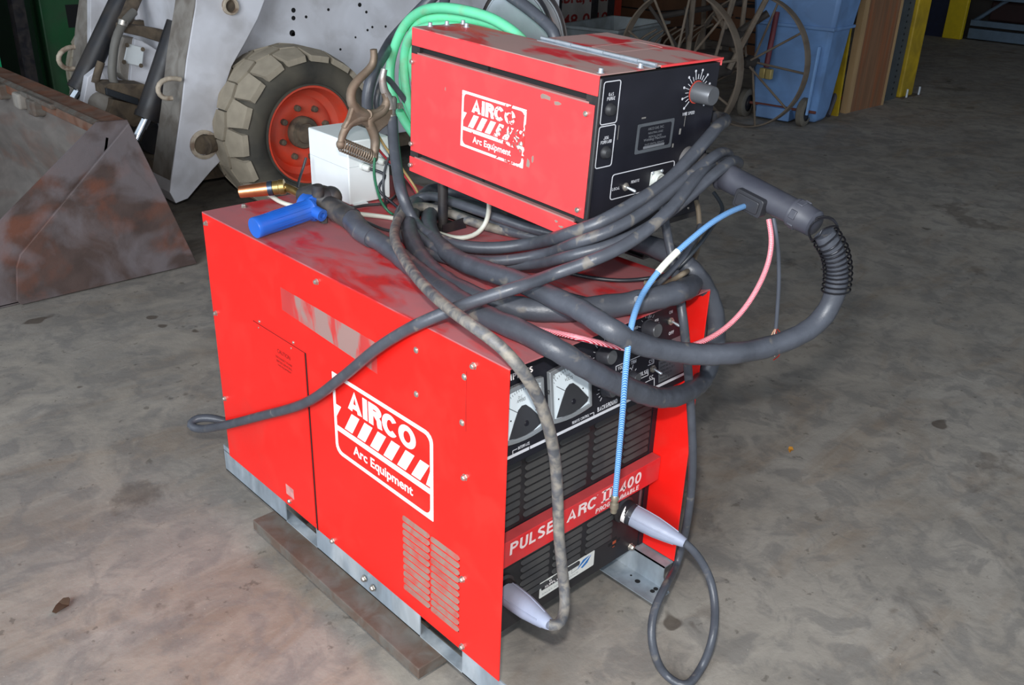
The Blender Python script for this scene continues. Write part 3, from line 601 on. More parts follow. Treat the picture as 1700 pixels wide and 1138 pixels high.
for (y, z, rx_, rz_) in ((.135, .262, .022, .006), (.1, .256, .012, .006), (.168, .120, .006, .012), (.155, .133, .004, .008), (.04, .018, .006, .003), (.075, .024, .005, .003), (.06, .017, .007, .003), (.44, .217, .002, .006), (.195, .15, .008, .012)):
    pts = [(-y + rx_*cos(2*pi*k/9)*random.uniform(.5, 1.2), z + rz_*sin(2*pi*k/9)*random.uniform(.5, 1.2)) for k in range(9)]; fo('paint_chip', MB().prism(FS, pts, .0008, .0013), CHIP, smooth=False)
# front panel print and controls
q = MB(); outline(q, FF, .013, .061, .234, .315, .006, .0018, .001, .0016); outline(q, FF, .012, .060, .150, .232, .006, .0018, .001, .0016)
q.ring(FF, rrect(.066, .262, .078, .131, .007), rrect(.0678, .2602, .0798, .1292, .0055), .001, .0016)
fo('panel_lines', q, WHITEG, parent=fp_, smooth=False)
for (s_, a, b, w_, h_) in (('GAS', .029, .287, .014, .0065), ('PURGE', .026, .279, .022, .0065), ('JOG', .028, .205, .014, .0065), ('FORWARD', .021, .197, .031, .0065), ('LOCAL', .070, .097, .022, .006), ('REMOTE', .126, .103, .025, .006), ('WIRE SPEED', .264, .223, .040, .0065)):
    fo('lettering', caps_mb(s_, FF, a, b, w_, h_, .0016, t=.18, gap=.16), WHITEG, parent=fp_, smooth=False)
for (a, b) in ((.036, .262), (.036, .180)):
    fo('push_button', MB().lathe(FF(a, b, .001), FF.n, [(0, .0125), (.003, .0125), (.006, .0105), (.0105, .009), (.0115, .006)], 18), mat('button_rubber', '#2b2b2e', .5) if 'button_rubber' not in bpy.data.materials else bpy.data.materials['button_rubber'], parent=fp_)
toggle(FF, .110, .099, fp_, True, (.5, -.35), .018)
q = MB(); q.prism(FF, rrect(.126, .240, .162, .222, .003), .001, .0016); pt = fo('supplier_plate', q, mat('grey_foil2', '#5f6368', .45, .3), parent=fp_, smooth=False)
q = MB(); q.prism(FF, rrect(.133, .232, .169, .216, .005), .0016, .002); fo('plate_field', q, BLACKP, parent=pt, smooth=False)
q = MB()
for i, (s_, w_, h_) in enumerate((('ABCO GAS, INC.', .05, .006), ('INDUSTRIAL GASES', .046, .004), ('MEDICAL GASES', .04, .004), ('Welding Machines', .07, .007), ('SALES RENTAL SERVICE', .06, .004))): text_mb(s_, FF, .183 - w_/2, .206 - i * .0075, w_, h_, .0022, mb=q)
q.fbox(FF, .15, .216, .170, .175, .002, .0022); fo('lettering', q, mat('dim_print', '#6f7176', .5), parent=pt, smooth=False)
knob(FF, .300, .268, .0215, .045, fp_, KNOB, None, True, skirt=False)
q = MB(); q.lathe(FF(.300, .268, .001), FF.n, [(0, .0235), (.0008, .0235)], 28); fo('knob_ring', q, mat('red_ring', '#c04434', .6), parent=fp_, smooth=False)
q = MB()
for k in range(19):
    t = radians(222 - 264 * k / 18); r1 = .026; r2 = .042 if k % 2 == 0 else .036; line(q, FF, .300 + r1*cos(t), .268 + r1*sin(t), .300 + r2*cos(t), .268 + r2*sin(t), .0012, .0016)
    if k % 2 == 0: q.prism(FF, [(.300 + .0445*cos(t) + .0028*cos(s_), .268 + .0445*sin(t) + .0028*sin(s_)) for s_ in [2*pi*j/6 for j in range(6)]], .001, .0016)
fo('dial_marks', q, WHITEG, parent=fp_, smooth=False)
# remote receptacle and gun fitting
q = MB(); q.lathe(FF(.205, .1, .001), FF.n, [(0, .017), (.004, .017), (.005, .0145), (.013, .0145), (.014, .011), (.008, .01)], 20); q.fbox(FF, .187, .223, .083, .117, .0, .003); rc = fo('remote_receptacle', q, NYLON, parent=fp_, bevel=.001)
for (a, b) in ((.19, .115), (.22, .115), (.19, .086)): fo('pan_screw', MB().lathe(FF(a, b, .003), FF.n, [(0, .004), (.002, .003)], 10), HINGE, parent=rc)
q = MB()
for (a, b, w_, h_) in ((.135, .232, .012, .003), (.262, .185, .005, .012), (.275, .2, .001, .03), (.0685, .2, .001, .028), (.245, .16, .004, .008)): q.fbox(FF, a, a + w_, b, b + h_, .0011, .0015)
fo('glue_marks', q, mat('glue_grey', '#7d7a76', .8), parent=fp_, smooth=False)
fo('bottom_bracket', MB().box(.26, fW, -.001, .05, -.012, .0), BLKM, smooth=False)
for (a, b) in ((.335, .012), (.31, .02)): fo('panel_screw', MB().lathe(FF(a, b, .001), FF.n, [(0, .003), (.0015, .0025)], 10), STEEL, parent=fp_)
# stand
I_ = FR_.inverted()
def fl(p): return I_ @ (Vector(p) - FO)
for (x, y) in ((.395, .66), (.64, .66), (.64, .24)):
    zt = .835 + (.0432 * (y - y0))
    lg = fo('stand_leg', MB().cyl(fl((x, y, .7205)), fl((x, y, zt + .003)), .0125, n=18), BLKM)
    fo('foot_plate', MB().add([fl(p) for p in [(x + dx, y + dy, z) for dx in (-.03, .045) for dy in (-.035, .03) for z in (.7202, .7252)]], [(0, 1, 3, 2), (4, 6, 7, 5), (0, 4, 5, 1), (2, 3, 7, 6), (0, 2, 6, 4), (1, 5, 7, 3)]), BLKM, parent=lg, bevel=.001, smooth=False)
    fo('gusset', MB().add([fl(p) for p in [(x + dx, y - .034, z) for (dx, z) in ((-.028, .725), (.045, .725), (.045, .748), (-.028, .742))] + [(x + dx, y - .031, z) for (dx, z) in ((-.028, .725), (.045, .725), (.045, .748), (-.028, .742))]], [(0, 1, 2, 3), (7, 6, 5, 4), (0, 4, 5, 1), (1, 5, 6, 2), (2, 6, 7, 3), (3, 7, 4, 0)]), BLKM, parent=lg, smooth=False)
# spool hub at the rear behind the side
fo('spool_hub', MB().cyl((.02, .545, .275), (.33, .545, .275), .02, n=20), BLKM)
sp = thing('wire_spool', 'pale steel rimmed wire spool behind the feeder lid', 'wire spool', fw((.32, .545, .275)), FR_)
q = MB()
for xx in (.295, .335): q.lathe(fw((xx, .545, .275)), FR_ @ Vector((1, 0, 0)), [(0, .136), (.003, .138), (.003, .124), (0, .122)], 48, caps=False)
obj('spool_rim', q, BLKM, sp)
q = MB()
for xx in (.296, .336): q.lathe(fw((xx, .545, .275)), FR_ @ Vector((1, 0, 0)), [(0, .022), (0, .126), (.0015, .126), (.0015, .022)], 48, caps=False)
obj('spool_flange', q, mat('bright_flange', '#c9d2da', .25, .6), sp)
obj('welding_wire', MB().lathe(fw((.298, .545, .275)), FR_ @ Vector((1, 0, 0)), [(0, .023), (0, .105), (.037, .105), (.037, .023)], 40, caps=False), mat('wire_copper', '#a0674c', .35, .8), sp)

# ------------------------------------------------------------------ white enamel junction box
bx = thing('junction_box', 'white sheet metal junction box standing behind the blue torch handle', 'junction box', (.33, 1.02, H))
P0 = U(581, 341, 'z', .7225); ang = radians(-3)
BM = Matrix.Rotation(ang, 3, 'Z')
def bq(x, y, z): return P0 + BM @ Vector((x, y, z))
bw, bd, bh = .125, .20, .165
vs = [bq(x, y, z) for x in (0, bw) for y in (0, bd) for z in (0, bh)]
obj('enclosure', MB().add(vs, [(0, 1, 3, 2), (4, 6, 7, 5), (0, 4, 5, 1), (2, 3, 7, 6), (0, 2, 6, 4), (1, 5, 7, 3)]), BOXW, bx, bevel=.003)
BF = Fr(bq(0, 0, 0), BM @ Vector((1, 0, 0)), (0, 0, 1)); BS = Fr(bq(0, 0, 0), BM @ Vector((0, -1, 0)), (0, 0, 1))
q = MB(); q.fbox(BF, .002, bw - .002, .098, .0988, 0, .0004); q.fbox(BS, -bd + .002, -.002, .093, .0938, 0, .0004); obj('cover_seam', q, mat('seam_grey', '#aeb4b6', .6), bx, smooth=False)
q = MB(); q.box(.0, .0, 0, 0, 0, 0) if False else q.add([bq(x, y, z) for x in (.01, .05) for y in (-.008, .01) for z in (-.002, .001)], [(0, 1, 3, 2), (4, 6, 7, 5), (0, 4, 5, 1), (2, 3, 7, 6), (0, 2, 6, 4), (1, 5, 7, 3)]); obj('mounting_tab', q, BOXW, bx, smooth=False)
GL = []
for (a, b) in ((.040, .098), (.085, .108)):
    obj('cable_gland', MB().lathe(BF(a, b, 0), BF.n + Vector((.3, 0, -.1)), [(0, .010), (.008, .010), (.008, .0085), (.014, .0085), (.014, .0095), (.024, .0085), (.027, .006)], 14), NYLON, bx); GL.append(BF(a, b, .026) + Vector((.008, 0, -.003)))
# ------------------------------------------------------------------ cables
def pp(L_): return [U(*p) if isinstance(p[0], int) and len(p) == 4 else Vector(p) for p in L_]
def cable(name, P, r, m, parent=None, step=.012, n=12, wob=0, sm=2, label=None, cat=None, group=None):
    P = pp(P) if not isinstance(P[0], Vector) else P
    pts = spline(P, step)
    for _ in range(sm): pts = [pts[0]] + [(pts[i-1] + pts[i]*2 + pts[i+1]) / 4 for i in range(1, len(pts) - 1)] + [pts[-1]]
    o = obj(name, MB().tube(pts, r, n, wob=wob), m, parent, ang=60, label=label, cat=cat, group=group)
    return o, pts
TZ = H
# --- sleeved torch hose A: torch on the left -> over the front edge -> right side -> back over the top
hA = [(597, 383, 'z', .752), (640, 408, 'z', .744), (690, 448, 'z', .743), (740, 484, 'z', .743), (805, 524, 'z', .743), (870, 552, 'z', .745), (926, 582, 'y', -.022), (989, 620, 'y', -.05), (1045, 645, 'y', -.06), (1095, 661, 'y', -.06), (1140, 652, 'y', -.045), (1172, 622, 'x', .612), (1186, 580, 'x', .627), (1188, 530, 'x', .622), (1172, 480, 'x', .60), (1148, 448, 'z', .765), (1100, 420, 'z', .75), (1040, 400, 'z', .744), (960, 392, 'z', .743), (880, 383, 'z', .743), (815, 366, 'z', .743)]
cable('torch_hose', hA, .0212, SLEEVE, wob=.035, step=.014, label='thick sleeved black torch hose hanging over the control panel and round the right corner', cat='hose')
hB = [(962, 388, 'z', .785), (1000, 389, 'z', .785), (1050, 398, 'z', .785), (1105, 418, 'z', .785), (1138, 438, 'z', .775), (1150, 462, 'y', .035), (1118, 488, 'z', .762), (1035, 506, 'z', .745), (969, 513, 'z', .743), (903, 516, 'z', .742), (811, 502, 'z', .742), (739, 468, 'z', .742), (697, 425, 'z', .742), (680, 380, 'z', .744), (690, 345, 'z', .748), (725, 316, 'z', .748), (765, 322, 'z', .745), (800, 340, 'z', .743)]
cable('sleeved_hose', hB, lambda t: .0205 + .003 * sin(min(1, t * 1.6) * pi), SLEEVE, wob=.05, step=.014, label='wide sleeved black hose lying in a loop along the front of the red top', cat='hose')
hC = [(985, 392, 'z', .742), (900, 374, 'z', .742), (830, 358, 'z', .742), (765, 342, 'z', .742), (722, 350, 'z', .742), (712, 378, 'z', .742), (730, 408, 'z', .745), (758, 430, 'z', .755), (795, 446, 'z', .77), (870, 471, 'z', .786), (925, 497, 'z', .787), (969, 518, 'z', .786), (1015, 548, 'y', -.085), (1060, 571, 'y', -.10), (1110, 583, 'y', -.12), (1160, 589, 'y', -.15), (1207, 588, 'y', -.18), (1262, 580, 'y', -.2), (1314, 563, 'y', -.225), (1350, 543, 'y', -.24), (1375, 515, 'y', -.25), (1387, 485, 'y', -.255), (1391, 450, 'y', -.252), (1384, 415, 'y', -.242), (1368, 388, 'y', -.225)]
_, ptsC = cable('gun_hose', hC, .0205, SLEEVE, wob=.03, step=.014, label='thick sleeved black gun hose curving out to the right into the coil spring', cat='hose')

# --- gun cable connector plugged into the feeder front
gc = thing('gun_connector', 'dark plastic gun cable connector with coil spring sticking out of the feeder front', 'connector', (.62, 0, .9))
a0 = U(1140, 262, 'x', .625) + Vector((0, .02, 0)); a1 = U(1200, 291, 'x', .622); a2 = U(1318, 352, 'x', .616); a3 = U(1342, 364, 'x', .615); a4 = U(1370, 382, 'x', .612)
ax = (a2 - a1).normalized()
obj('housing', MB().lathe(a1 - ax * .03, a2 - a1, [(0, .024), (.026, .024), (.03, .031), (.034, .031), (.038, .0275), (.105, .027), ((a2 - a1).length + .03, .0255)], 28), GUNB, gc)
obj('adaptor_block', MB().lathe(a0, (a1 - a0), [(0, .034), (.012, .034), (.018, .028), ((a1 - a0).length - .02, .026)], 26), mat('adaptor_grey', '#5b5a5e', .5, .1, dust='#6b665e', damt=.4), gc)
obj('collar', MB().lathe(a2, a4 - a2, [(0, .029), (.004, .0295), (.006, .0285), (.024, .0285), (.026, .0275), (.050, .0265), (.052, .024), (.055, .02)], 28), GUNB, gc)
ar = (a4 - a2).normalized(); t_ = ar.orthogonal().normalized(); b_ = ar.cross(t_)
for k in range(6):
    an = 2*pi*k/6; c_ = a2 + ar * .014 + (t_*cos(an) + b_*sin(an)) * .0285; F_ = Fr(c_, ar, (t_*-sin(an) + b_*cos(an)))
    obj('collar_rib', MB().fbox(F_, -.007, .007, -.009, .009, -.002, .0022), GUNB, gc, bevel=.0015)
# saddle block where the hoses branch off
sd = a1 + (a2 - a1) * .5 + Vector((-.024, -.006, -.012)); F_ = Fr(sd, ax, (Vector((0, 0, 1)) - ax * ax.z))
obj('saddle', MB().prism(F_, rrect(-.034, .034, -.020, .018, .006), -.006, .016).prism(F_, rrect(-.027, .027, -.014, .012, .005), .016, .02), mat('saddle_rubber', '#2f3035', .5), gc, bevel=.0015)
# spring
seg = [p for p in ptsC]; tail = seg[-1]; L0 = [U(1368, 388, 'y', -.225), U(1384, 415, 'y', -.242), U(1391, 450, 'y', -.252), U(1387, 487, 'y', -.255)]
sc = spline([a4 + (a4 - L0[0]) * 0 + Vector((0, .004, 0))] + L0, .002); N = len(sc)
hel = []; turns = 15; nn = (sc[1] - sc[0]).orthogonal().normalized(); SUB = 18
for i in range(turns * SUB + 1):
    s_ = i / (turns * SUB) * (N - 2); j = int(s_); p = sc[j].lerp(sc[j + 1], s_ - j); t = (sc[min(j+2, N-1)] - sc[max(0, j-1)]).normalized()
    nn = (nn - t * nn.dot(t)).normalized(); bb = t.cross(nn); an = 2*pi*i/SUB; hel.append(p + (nn*cos(an) + bb*sin(an)) * .0265)
obj('strain_relief_spring', MB().tube(hel, .0018, 7), SPRINGM, gc)

# --- earth clamp
cl = thing('ground_clamp', 'brown cast ground clamp with coil spring hooked up beside the feeder', 'clamp', (.36, .86, .85))
CY = .86                                                # the clamp stands in a plane facing the camera side
cy = lambda x, y, d=0: U(x, y, 'y', CY + d)
def bar(name, L_, r, m=CAST, flat=1, **k):
    pts = spline([cy(*p) for p in L_], .008); return obj(name, MB().tube(pts, r, 12), m, cl, ang=60, **k)
nrm = (cy(630, 190) - CAM).normalized()
bar('upper_handle', [(620, 82), (621, 95), (618, 108), (608, 120), (594, 134), (584, 150), (583, 165), (588, 178), (600, 188), (612, 192)], lambda t: .0085 + .005 * t)
bar('lower_jaw', [(605, 195), (590, 200), (578, 208), (570, 222), (565, 240)], lambda t: .0125 - .004 * t)
bar('lower_handle', [(638, 152, ), (643, 165), (641, 175), (634, 186), (622, 193), (612, 200), (618, 215), (623, 232), (622, 250), (618, 268)], lambda t: .010 + .003 * sin(pi * t))
bar('lever_arm', [(638, 115), (635, 130), (638, 150), (645, 165), (647, 180)], lambda t: .008 + .005 * t, mat('clamp_bright', '#aaa8a4', .4, .6, dust='#7a4a36', damt=.5, dscale=30))
jp = [(583, 160), (597, 176), (610, 183), (626, 181), (640, 170), (650, 174), (655, 188), (645, 204), (632, 214), (624, 222), (614, 214), (598, 206), (584, 210), (576, 218), (567, 212), (576, 196), (581, 180)]
jw = [cy(*p) for p in jp]; obj('jaw_body', MB().prism(Fr((0, CY, 0), (1, 0, 0), (0, 0, 1)), [(p.x, p.z) for p in jw], -.007, .009), CAST, cl, bevel=.004)
nd = -nrm
obj('pivot_boss', MB().lathe(cy(610, 190) + nd * .004, nd, [(0, .0125), (.006, .0115), (.0062, .0065), (.001, .006)], 20), CAST, cl)
q = MB(); s0 = cy(566, 240) ; s1 = cy(620, 262); t = (s1 - s0).normalized(); n1 = t.orthogonal().normalized(); b1 = t.cross(n1); hp = []
for i in range(14 * 14 + 1): an = 2*pi*i/14; hp.append(s0.lerp(s1, i / 196) + (n1*cos(an) + b1*sin(an)) * .0155)
obj('clamp_spring', MB().tube(hp, .0019, 6), CAST, cl)
obj('spring_end', MB().sphere(s0, .012), CAST, cl); obj('spring_end', MB().sphere(s1, .012), CAST, cl)
obj('lug', MB().lathe(cy(651, 160), cy(650, 192) - cy(651, 160), [(0, .009), (.006, .0125), (.03, .0125), (.031, .010), (.042, .010), (.043, .0125), (.058, .0125)], 18), mat('clamp_lug', '#8e8c88', .4, .6), cl)
obj('lug_bolt', MB().lathe(cy(655, 176) , cy(668, 176) - cy(655, 176), [(0, .005), (.012, .005), (.012, .0085), (.021, .0085)], 6), STEEL, cl)

# --- the bundle of work cables draped over the connector
G1 = [(651, 195, 'y', CY), (653, 230, 'y', .83), (660, 285, 'y', .76), (668, 325, 'y', .70), (686, 365, 'z', .752), (720, 393, 'z', .750), (762, 408, 'z', .750), (820, 412, 'z', .756), (880, 405, 'z', .775), (940, 390, 'y', .16), (990, 372, 'y', .10), (1050, 340, 'y', .075), (1110, 300, 'y', .07), (1150, 258, 'y', .075), (1190, 212, 'y', .10), (1197, 196, 'y', .17), (.745, .32, 1.02), (.73, .46, 1.02), (.68, .56, 1.10), (.585, .50, 1.12), (922, 60, 'x', .58), (890, 25, 'x', .585), (845, -8, 'x', .59), (.60, .85, 1.31), (.62, .93, 1.20), (.62, .93, 1.0)]
cable('work_cable', G1, .0138, RUB, label='thickest black work cable, from the ground clamp up past the feeder front right edge', cat='cable')
G2 = [(955, 396, 'z', .755), (880, 379, 'z', .76), (800, 352, 'z', .775), (740, 332, 'z', .78), (712, 326, 'z', .77), (690, 330, 'z', .76), (672, 345, 'z', .752), (674, 370, 'z', .748), (700, 396, 'z', .742), (745, 424, 'z', .748), (820, 434, 'z', .762), (900, 423, 'z', .79), (960, 402, 'y', .10), (1010, 385, 'y', .06), (1070, 352, 'y', .045), (1130, 305, 'y', .04), (1175, 268, 'y', .045), (1196, 254, 'y', .06), (1205, 262, 'y', .12), (.74, .20, .93), (.70, .30, .80), (.60, .42, .745)]
cable('work_cable', G2, .0118, RUB, label='second black work cable of the bundle, its turn showing just above the brown dusty one', cat='cable')
G3 = [(935, 402, 'z', .735), (860, 388, 'z', .735), (790, 368, 'z', .735), (735, 344, 'z', .735), (702, 332, 'z', .735), (676, 338, 'z', .735), (660, 362, 'z', .735), (668, 392, 'z', .735), (712, 421, 'z', .735), (790, 440, 'z', .742), (880, 440, 'z', .765), (950, 424, 'y', .10), (1010, 408, 'y', .055), (1075, 378, 'y', .03), (1140, 330, 'y', .015), (1185, 290, 'y', .015), (1214, 268, 'y', .03), (1222, 276, 'y', .09), (.77, .18, .90), (.72, .28, .78), (.62, .36, .738)]
cable('work_cable', G3, .0112, RUB, label='lowest black work cable of the bundle, in front of the feeder corner', cat='cable')
G4 = [(1200, 262, 'y', .07), (1160, 290, 'y', .03), (1115, 345, 'y', .0), (1050, 400, 'y', .0), (985, 432, 'y', .02), (920, 455, 'z', .83), (860, 477, 'z', .825), (800, 496, 'z', .80), (745, 517, 'z', .765), (700, 536, 'z', .738), (668, 552, 'x', -.02), (630, 576, 'x', -.03), (570, 625, 'x', -.03), (510, 668, 'x', -.03), (430, 692, 'x', -.03), (360, 709, 'x', -.03), (328, 712, 'y', 1.25), (314, 708, 'y', 1.27), (322, 697, 'y', 1.28), (345, 694, 'y', 1.26), (.08, 1.2, .04), (.25, 1.17, -.01)]
cable('work_cable', G4, .0120, RUB, label='black cable slanting down across the red side and round the rear corner', cat='cable')
G4b = [(1202, 246, 'y', .08), (1170, 272, 'y', .035), (1135, 300, 'y', .02), (1095, 330, 'y', .02)]
# --- pale dusty cable over the front to the lower left plug
pw = thing('plug_cable', 'dusty black cable hanging down the left of the front into a grey plug', 'cable', (.1, -.05, .1))
G5 = [(960, 402, 'z', .733), (880, 392, 'z', .733), (800, 374, 'z', .736), (740, 352, 'z', .75), (700, 343, 'z', .76), (675, 350, 'z', .762), (658, 372, 'z', .762), (655, 395, 'z', .765), (668, 425, 'z', .772), (700, 470, 'z', .782), (745, 512, 'z', .79), (790, 545, 'z', .79), (830, 575, 'z', .77), (862, 610, 'y', -.03), (888, 650, 'y', -.035), (908, 700, 'y', -.035), (921, 760, 'y', -.03), (926, 830, 'y', -.03), (928, 890, 'y', -.03), (934, 950, 'y', -.04), (938, 1000, 'y', -.055), (935, 1028, 'y', -.075), (924, 1040, 'y', -.082), (912, 1038, 'y', -.07)]
cable('cable', G5, .0113, RUB2, pw)
def plug(parent, p0, p1):
    d = p1 - p0; L_ = d.length
    o = obj('plug_body', MB().lathe(p0, d, [(0, .0245), (.012, .025), (.0125, .0262), (L_*.25, .0262), (L_*.5, .0245), (L_*.75, .019), (L_*.97, .0125), (L_, .011), (L_, .009), (L_ - .004, .009)], 26), PLUGG, parent, label='grey plastic plug body')
    ax_ = d.normalized(); t_ = ax_.orthogonal().normalized()
    for k in range(4):
        r_ = Matrix.Rotation(k * pi / 2 + .4, 3, ax_) @ t_
        obj('plug_rib', MB().tube([p0 + ax_*L_*u + r_*rr for u, rr in ((.1, .0262), (.3, .0262), (.5, .0248), (.7, .0205), (.85, .0165))], .0014, 6), PLUGG, o)
    return o
plug(pw, Vector((.094, .085, .127)), U(913, 1038, 'y', -.068))
ph = thing('plug_cable', 'black cable hanging down the right front corner, looped on the floor to a grey plug', 'cable', (.5, -.1, FZ))
pe = U(1137, 902, 'y', -.062); ps = Vector((.484, .085, .150))
G6 = [(1100, 340, 'y', .12), (1104, 368, 'y', .1), (1110, 400, 'y', .075), (1118, 440, 'y', .05), (1126, 480, 'y', .015), (1134, 530, 'y', -.018), (1141, 600, 'y', -.02), (1147, 680, 'y', -.02), (1150, 760, 'y', -.022), (1146, 830, 'x', .605), (1136, 890, 'x', .61), (1124, 935, 'x', .60), (1104, 975, 'y', -.06), (1086, 1015, 'y', -.08), (1081, 1050, 'y', -.10), (1088, 1090, 'y', -.125), (1106, 1122, 'z', -.127), (1136, 1140, 'z', -.127), (1165, 1108, 'z', -.120), (1183, 1060, 'y', -.19), (1187, 1010, 'y', -.155), (1180, 965, 'y', -.12), (1163, 930, 'y', -.09), (1150, 913, 'y', -.075), (1135, 900, 'y', -.055)]
cable('cable', G6, .0096, RUB, ph)
plug(ph, ps, pe)
d_ = (pe - ps).normalized()
obj('white_ring', MB().lathe(ps + d_ * -.002, d_, [(0, .0265), (.010, .027), (.010, .024)], 26), WHITE, ph); obj('dark_ring', MB().lathe(ps + d_ * .008, d_, [(0, .0272), (.012, .0274), (.012, .024)], 26), KNOBD, ph)

# --- blue, red and grey leads of the gun
def braid(name, c1, c2, sc=150):
    m = mat(name, c1, .4, var=.05); n = m.node_tree.nodes; L = m.node_tree.links; b = n['Principled BSDF']
    tc = n.new('ShaderNodeTexCoord'); wv = n.new('ShaderNodeTexWave'); wv.inputs['Scale'].default_value = sc; wv.inputs['Distortion'].default_value = 1.5; wv.bands_direction = 'DIAGONAL'
    L.new(tc.outputs['Object'], wv.inputs['Vector']); x = n.new('ShaderNodeMix'); x.data_type = 'RGBA'; x.inputs[6].default_value = lin(c1); x.inputs[7].default_value = lin(c2)
    r = n.new('ShaderNodeMapRange'); r.inputs['From Min'].default_value = .35; r.inputs['From Max'].default_value = .65; L.new(wv.outputs['Fac'], r.inputs['Value']); L.new(r.outputs[0], x.inputs[0]); L.new(x.outputs[2], b.inputs['Base Color']); return m
bh = thing('blue_hose', 'thin blue braided hose with white sleeve and brass end fitting hanging before the louvres', 'hose', (.4, -.06, .5))
BL = [(1240, 341, 'y', -.055), (1212, 352, 'y', -.06), (1180, 371, 'y', -.062), (1148, 397, 'y', -.06), (1118, 424, 'y', -.055), (1092, 452, 'y', -.05), (1072, 480, 'y', -.05), (1058, 508, 'y', -.075), (1047, 545, 'y', -.1), (1040, 600, 'y', -.11), (1034, 680, 'y', -.1), (1027, 760, 'y', -.09), (1021, 826, 'y', -.085)]
_, bp = cable('hose', BL, .0057, braid('blue_braid', '#2f6cb0', '#8ab6dc'), bh)
i0 = min(range(len(bp)), key=lambda i: (bp[i] - U(1124, 419, 'y', -.056)).length); i1 = min(range(len(bp)), key=lambda i: (bp[i] - U(1090, 455, 'y', -.05)).length)
obj('marker_sleeve', MB().tube(bp[i0:i1 + 1], .0066, 12), mat('sleeve_white', '#dcdccf', .5), bh)
e = bp[-1]; dn = Vector((0, .0, -1))
obj('end_fitting', MB().lathe(e - dn * .006, dn, [(0, .0055), (.004, .008), (.012, .008), (.013, .0062), (.018, .0062), (.02, .0088), (.031, .0088), (.033, .0068), (.042, .0062), (.043, .0045), (.038, .004)], 14), mat('dull_brass', '#8d8474', .45, .6), bh)
RH = [(1276, 364, 'y', -.085), (1281, 395, 'y', -.10), (1276, 435, 'y', -.11), (1258, 478, 'y', -.115), (1230, 520, 'y', -.11), (1195, 552, 'y', -.10), (1155, 572, 'y', -.085), (1110, 583, 'y', -.07), (1062, 583, 'y', -.05), (1010, 573, 'y', -.03), (960, 561, 'y', -.012), (915, 551, 'z', .732), (870, 543, 'z', .728), (830, 536, 'z', .727)]
cable('red_hose', RH, .0054, braid('red_braid', '#c02238', '#f2b8c2'), label='thin red and white braided hose bending from the connector down onto the red top', cat='hose')
gw = thing('grey_lead', 'short grey two-core lead hanging from the gun connector with bare frayed ends', 'wire', (.6, -.12, .8))
_, gp_ = cable('lead', [(1284, 362, 'y', -.09), (1288, 385, 'y', -.10), (1292, 420, 'y', -.10), (1293, 470, 'y', -.10), (1290, 520, 'y', -.10), (1288, 545, 'y', -.10)], .0042, mat('grey_lead', '#50555f', .45), gw)
for (c_, L_) in (('#b98a70', [(1288, 545), (1282, 553), (1280, 560)]), ('#b8402c', [(1288, 545), (1294, 550), (1296, 556)]), ('#d0b0a0', [(1288, 545), (1285, 556), (1288, 575), (1286, 592)]), ('#a8342c', [(1288, 545), (1290, 570), (1294, 590), (1284, 598)])):
    cable('core', [(x, y, 'y', -.10) for x, y in L_], .0014, mat('core_' + c_[1:], c_, .5), gw, step=.005, n=6)
cable('control_wire', [(930, 451, 'z', .735), (985, 462, 'z', .729), (1035, 466, 'z', .729), (1080, 462, 'z', .735), (1120, 450, 'z', .77), (1150, 420, 'y', .02), (1180, 380, 'y', .03), (1200, 345, 'y', .06), (1185, 320, 'y', .10)], .0042, THIN, label='thin black wire arcing over the red top below the feeder front', cat='wire')
cable('control_wire', [(915, 480, 'z', .727), (955, 492, 'z', .727), (1000, 503, 'z', .727), (1030, 512, 'z', .727)], .0042, THIN, label='short thin black wire showing between the two wide hoses', cat='wire')
cable('control_wire', [(1058, 497, 'z', .80), (1085, 478, 'y', .03), (1115, 450, 'y', .03), (1140, 420, 'y', .03), (1156, 396, 'y', .04), (1162, 375, 'y', .06)], .0062, RUB, label='black cord rising steeply behind the blue hose', cat='wire')
cable('tan_cord', [(1156, 334, 'y', .125), (1160, 350, 'y', .11), (1161, 385, 'y', .10), (1160, 410, 'y', .10), (1150, 436, 'y', .11), (1132, 456, 'z', .78), (1105, 470, 'z', .74), (1070, 470, 'z', .73)], .0056, TANC, label='dusty tan cord hanging from the feeder underside', cat='wire')
# white tube over the red top
cable('white_tube', [(448, 324, 'z', .745), (462, 334, 'z', .735), (490, 343, 'z', .730), (540, 350, 'z', .727), (600, 356, 'z', .727), (660, 364, 'z', .727), (720, 385, 'z', .727), (765, 396, 'z', .728), (793, 388, 'z', .735), (808, 368, 'z', .76), (812, 345, 'z', .80), (812, 330, 'z', .835)], .0058, WTUBE, label='white plastic tube running across the red top behind the torch', cat='tube')
# box wires
def wires(c, L_, r, lab):
    cable('box_wire', L_, r, mat('wire_' + c[1:], c, .45), label=lab, cat='wire', step=.01, n=8)
g0, g1 = GL
wires('#262a33', [tuple(g0), tuple(g0 + Vector((.03, -.03, -.015))), (627, 312, 'z', .775), (655, 340, 'z', .735), (690, 368, 'z', .727), (740, 392, 'z', .726)], .0036, 'black lead from the left gland of the white box')
wires('#2c303a', [tuple(g1), tuple(g1 + Vector((.02, -.03, -.01))), (662, 292, 'z', .80), (678, 330, 'z', .76), (700, 352, 'z', .73)], .0036, 'black lead from the right gland of the white box')
wires('#2f6e50', [(622, 262, 'y', .84), (621, 290, 'y', .84), (627, 318, 'y', .84), (634, 338, 'y', .84), (645, 352, 'z', .727), (652, 356, 'z', .725)], .0036, 'green wire hanging before the white box')
wires('#3a3d42', [(645, 262, 'y', .85), (638, 285, 'y', .84), (636, 310, 'y', .83), (641, 345, 'z', .73)], .0033, 'thin dark grey wire beside the green one')
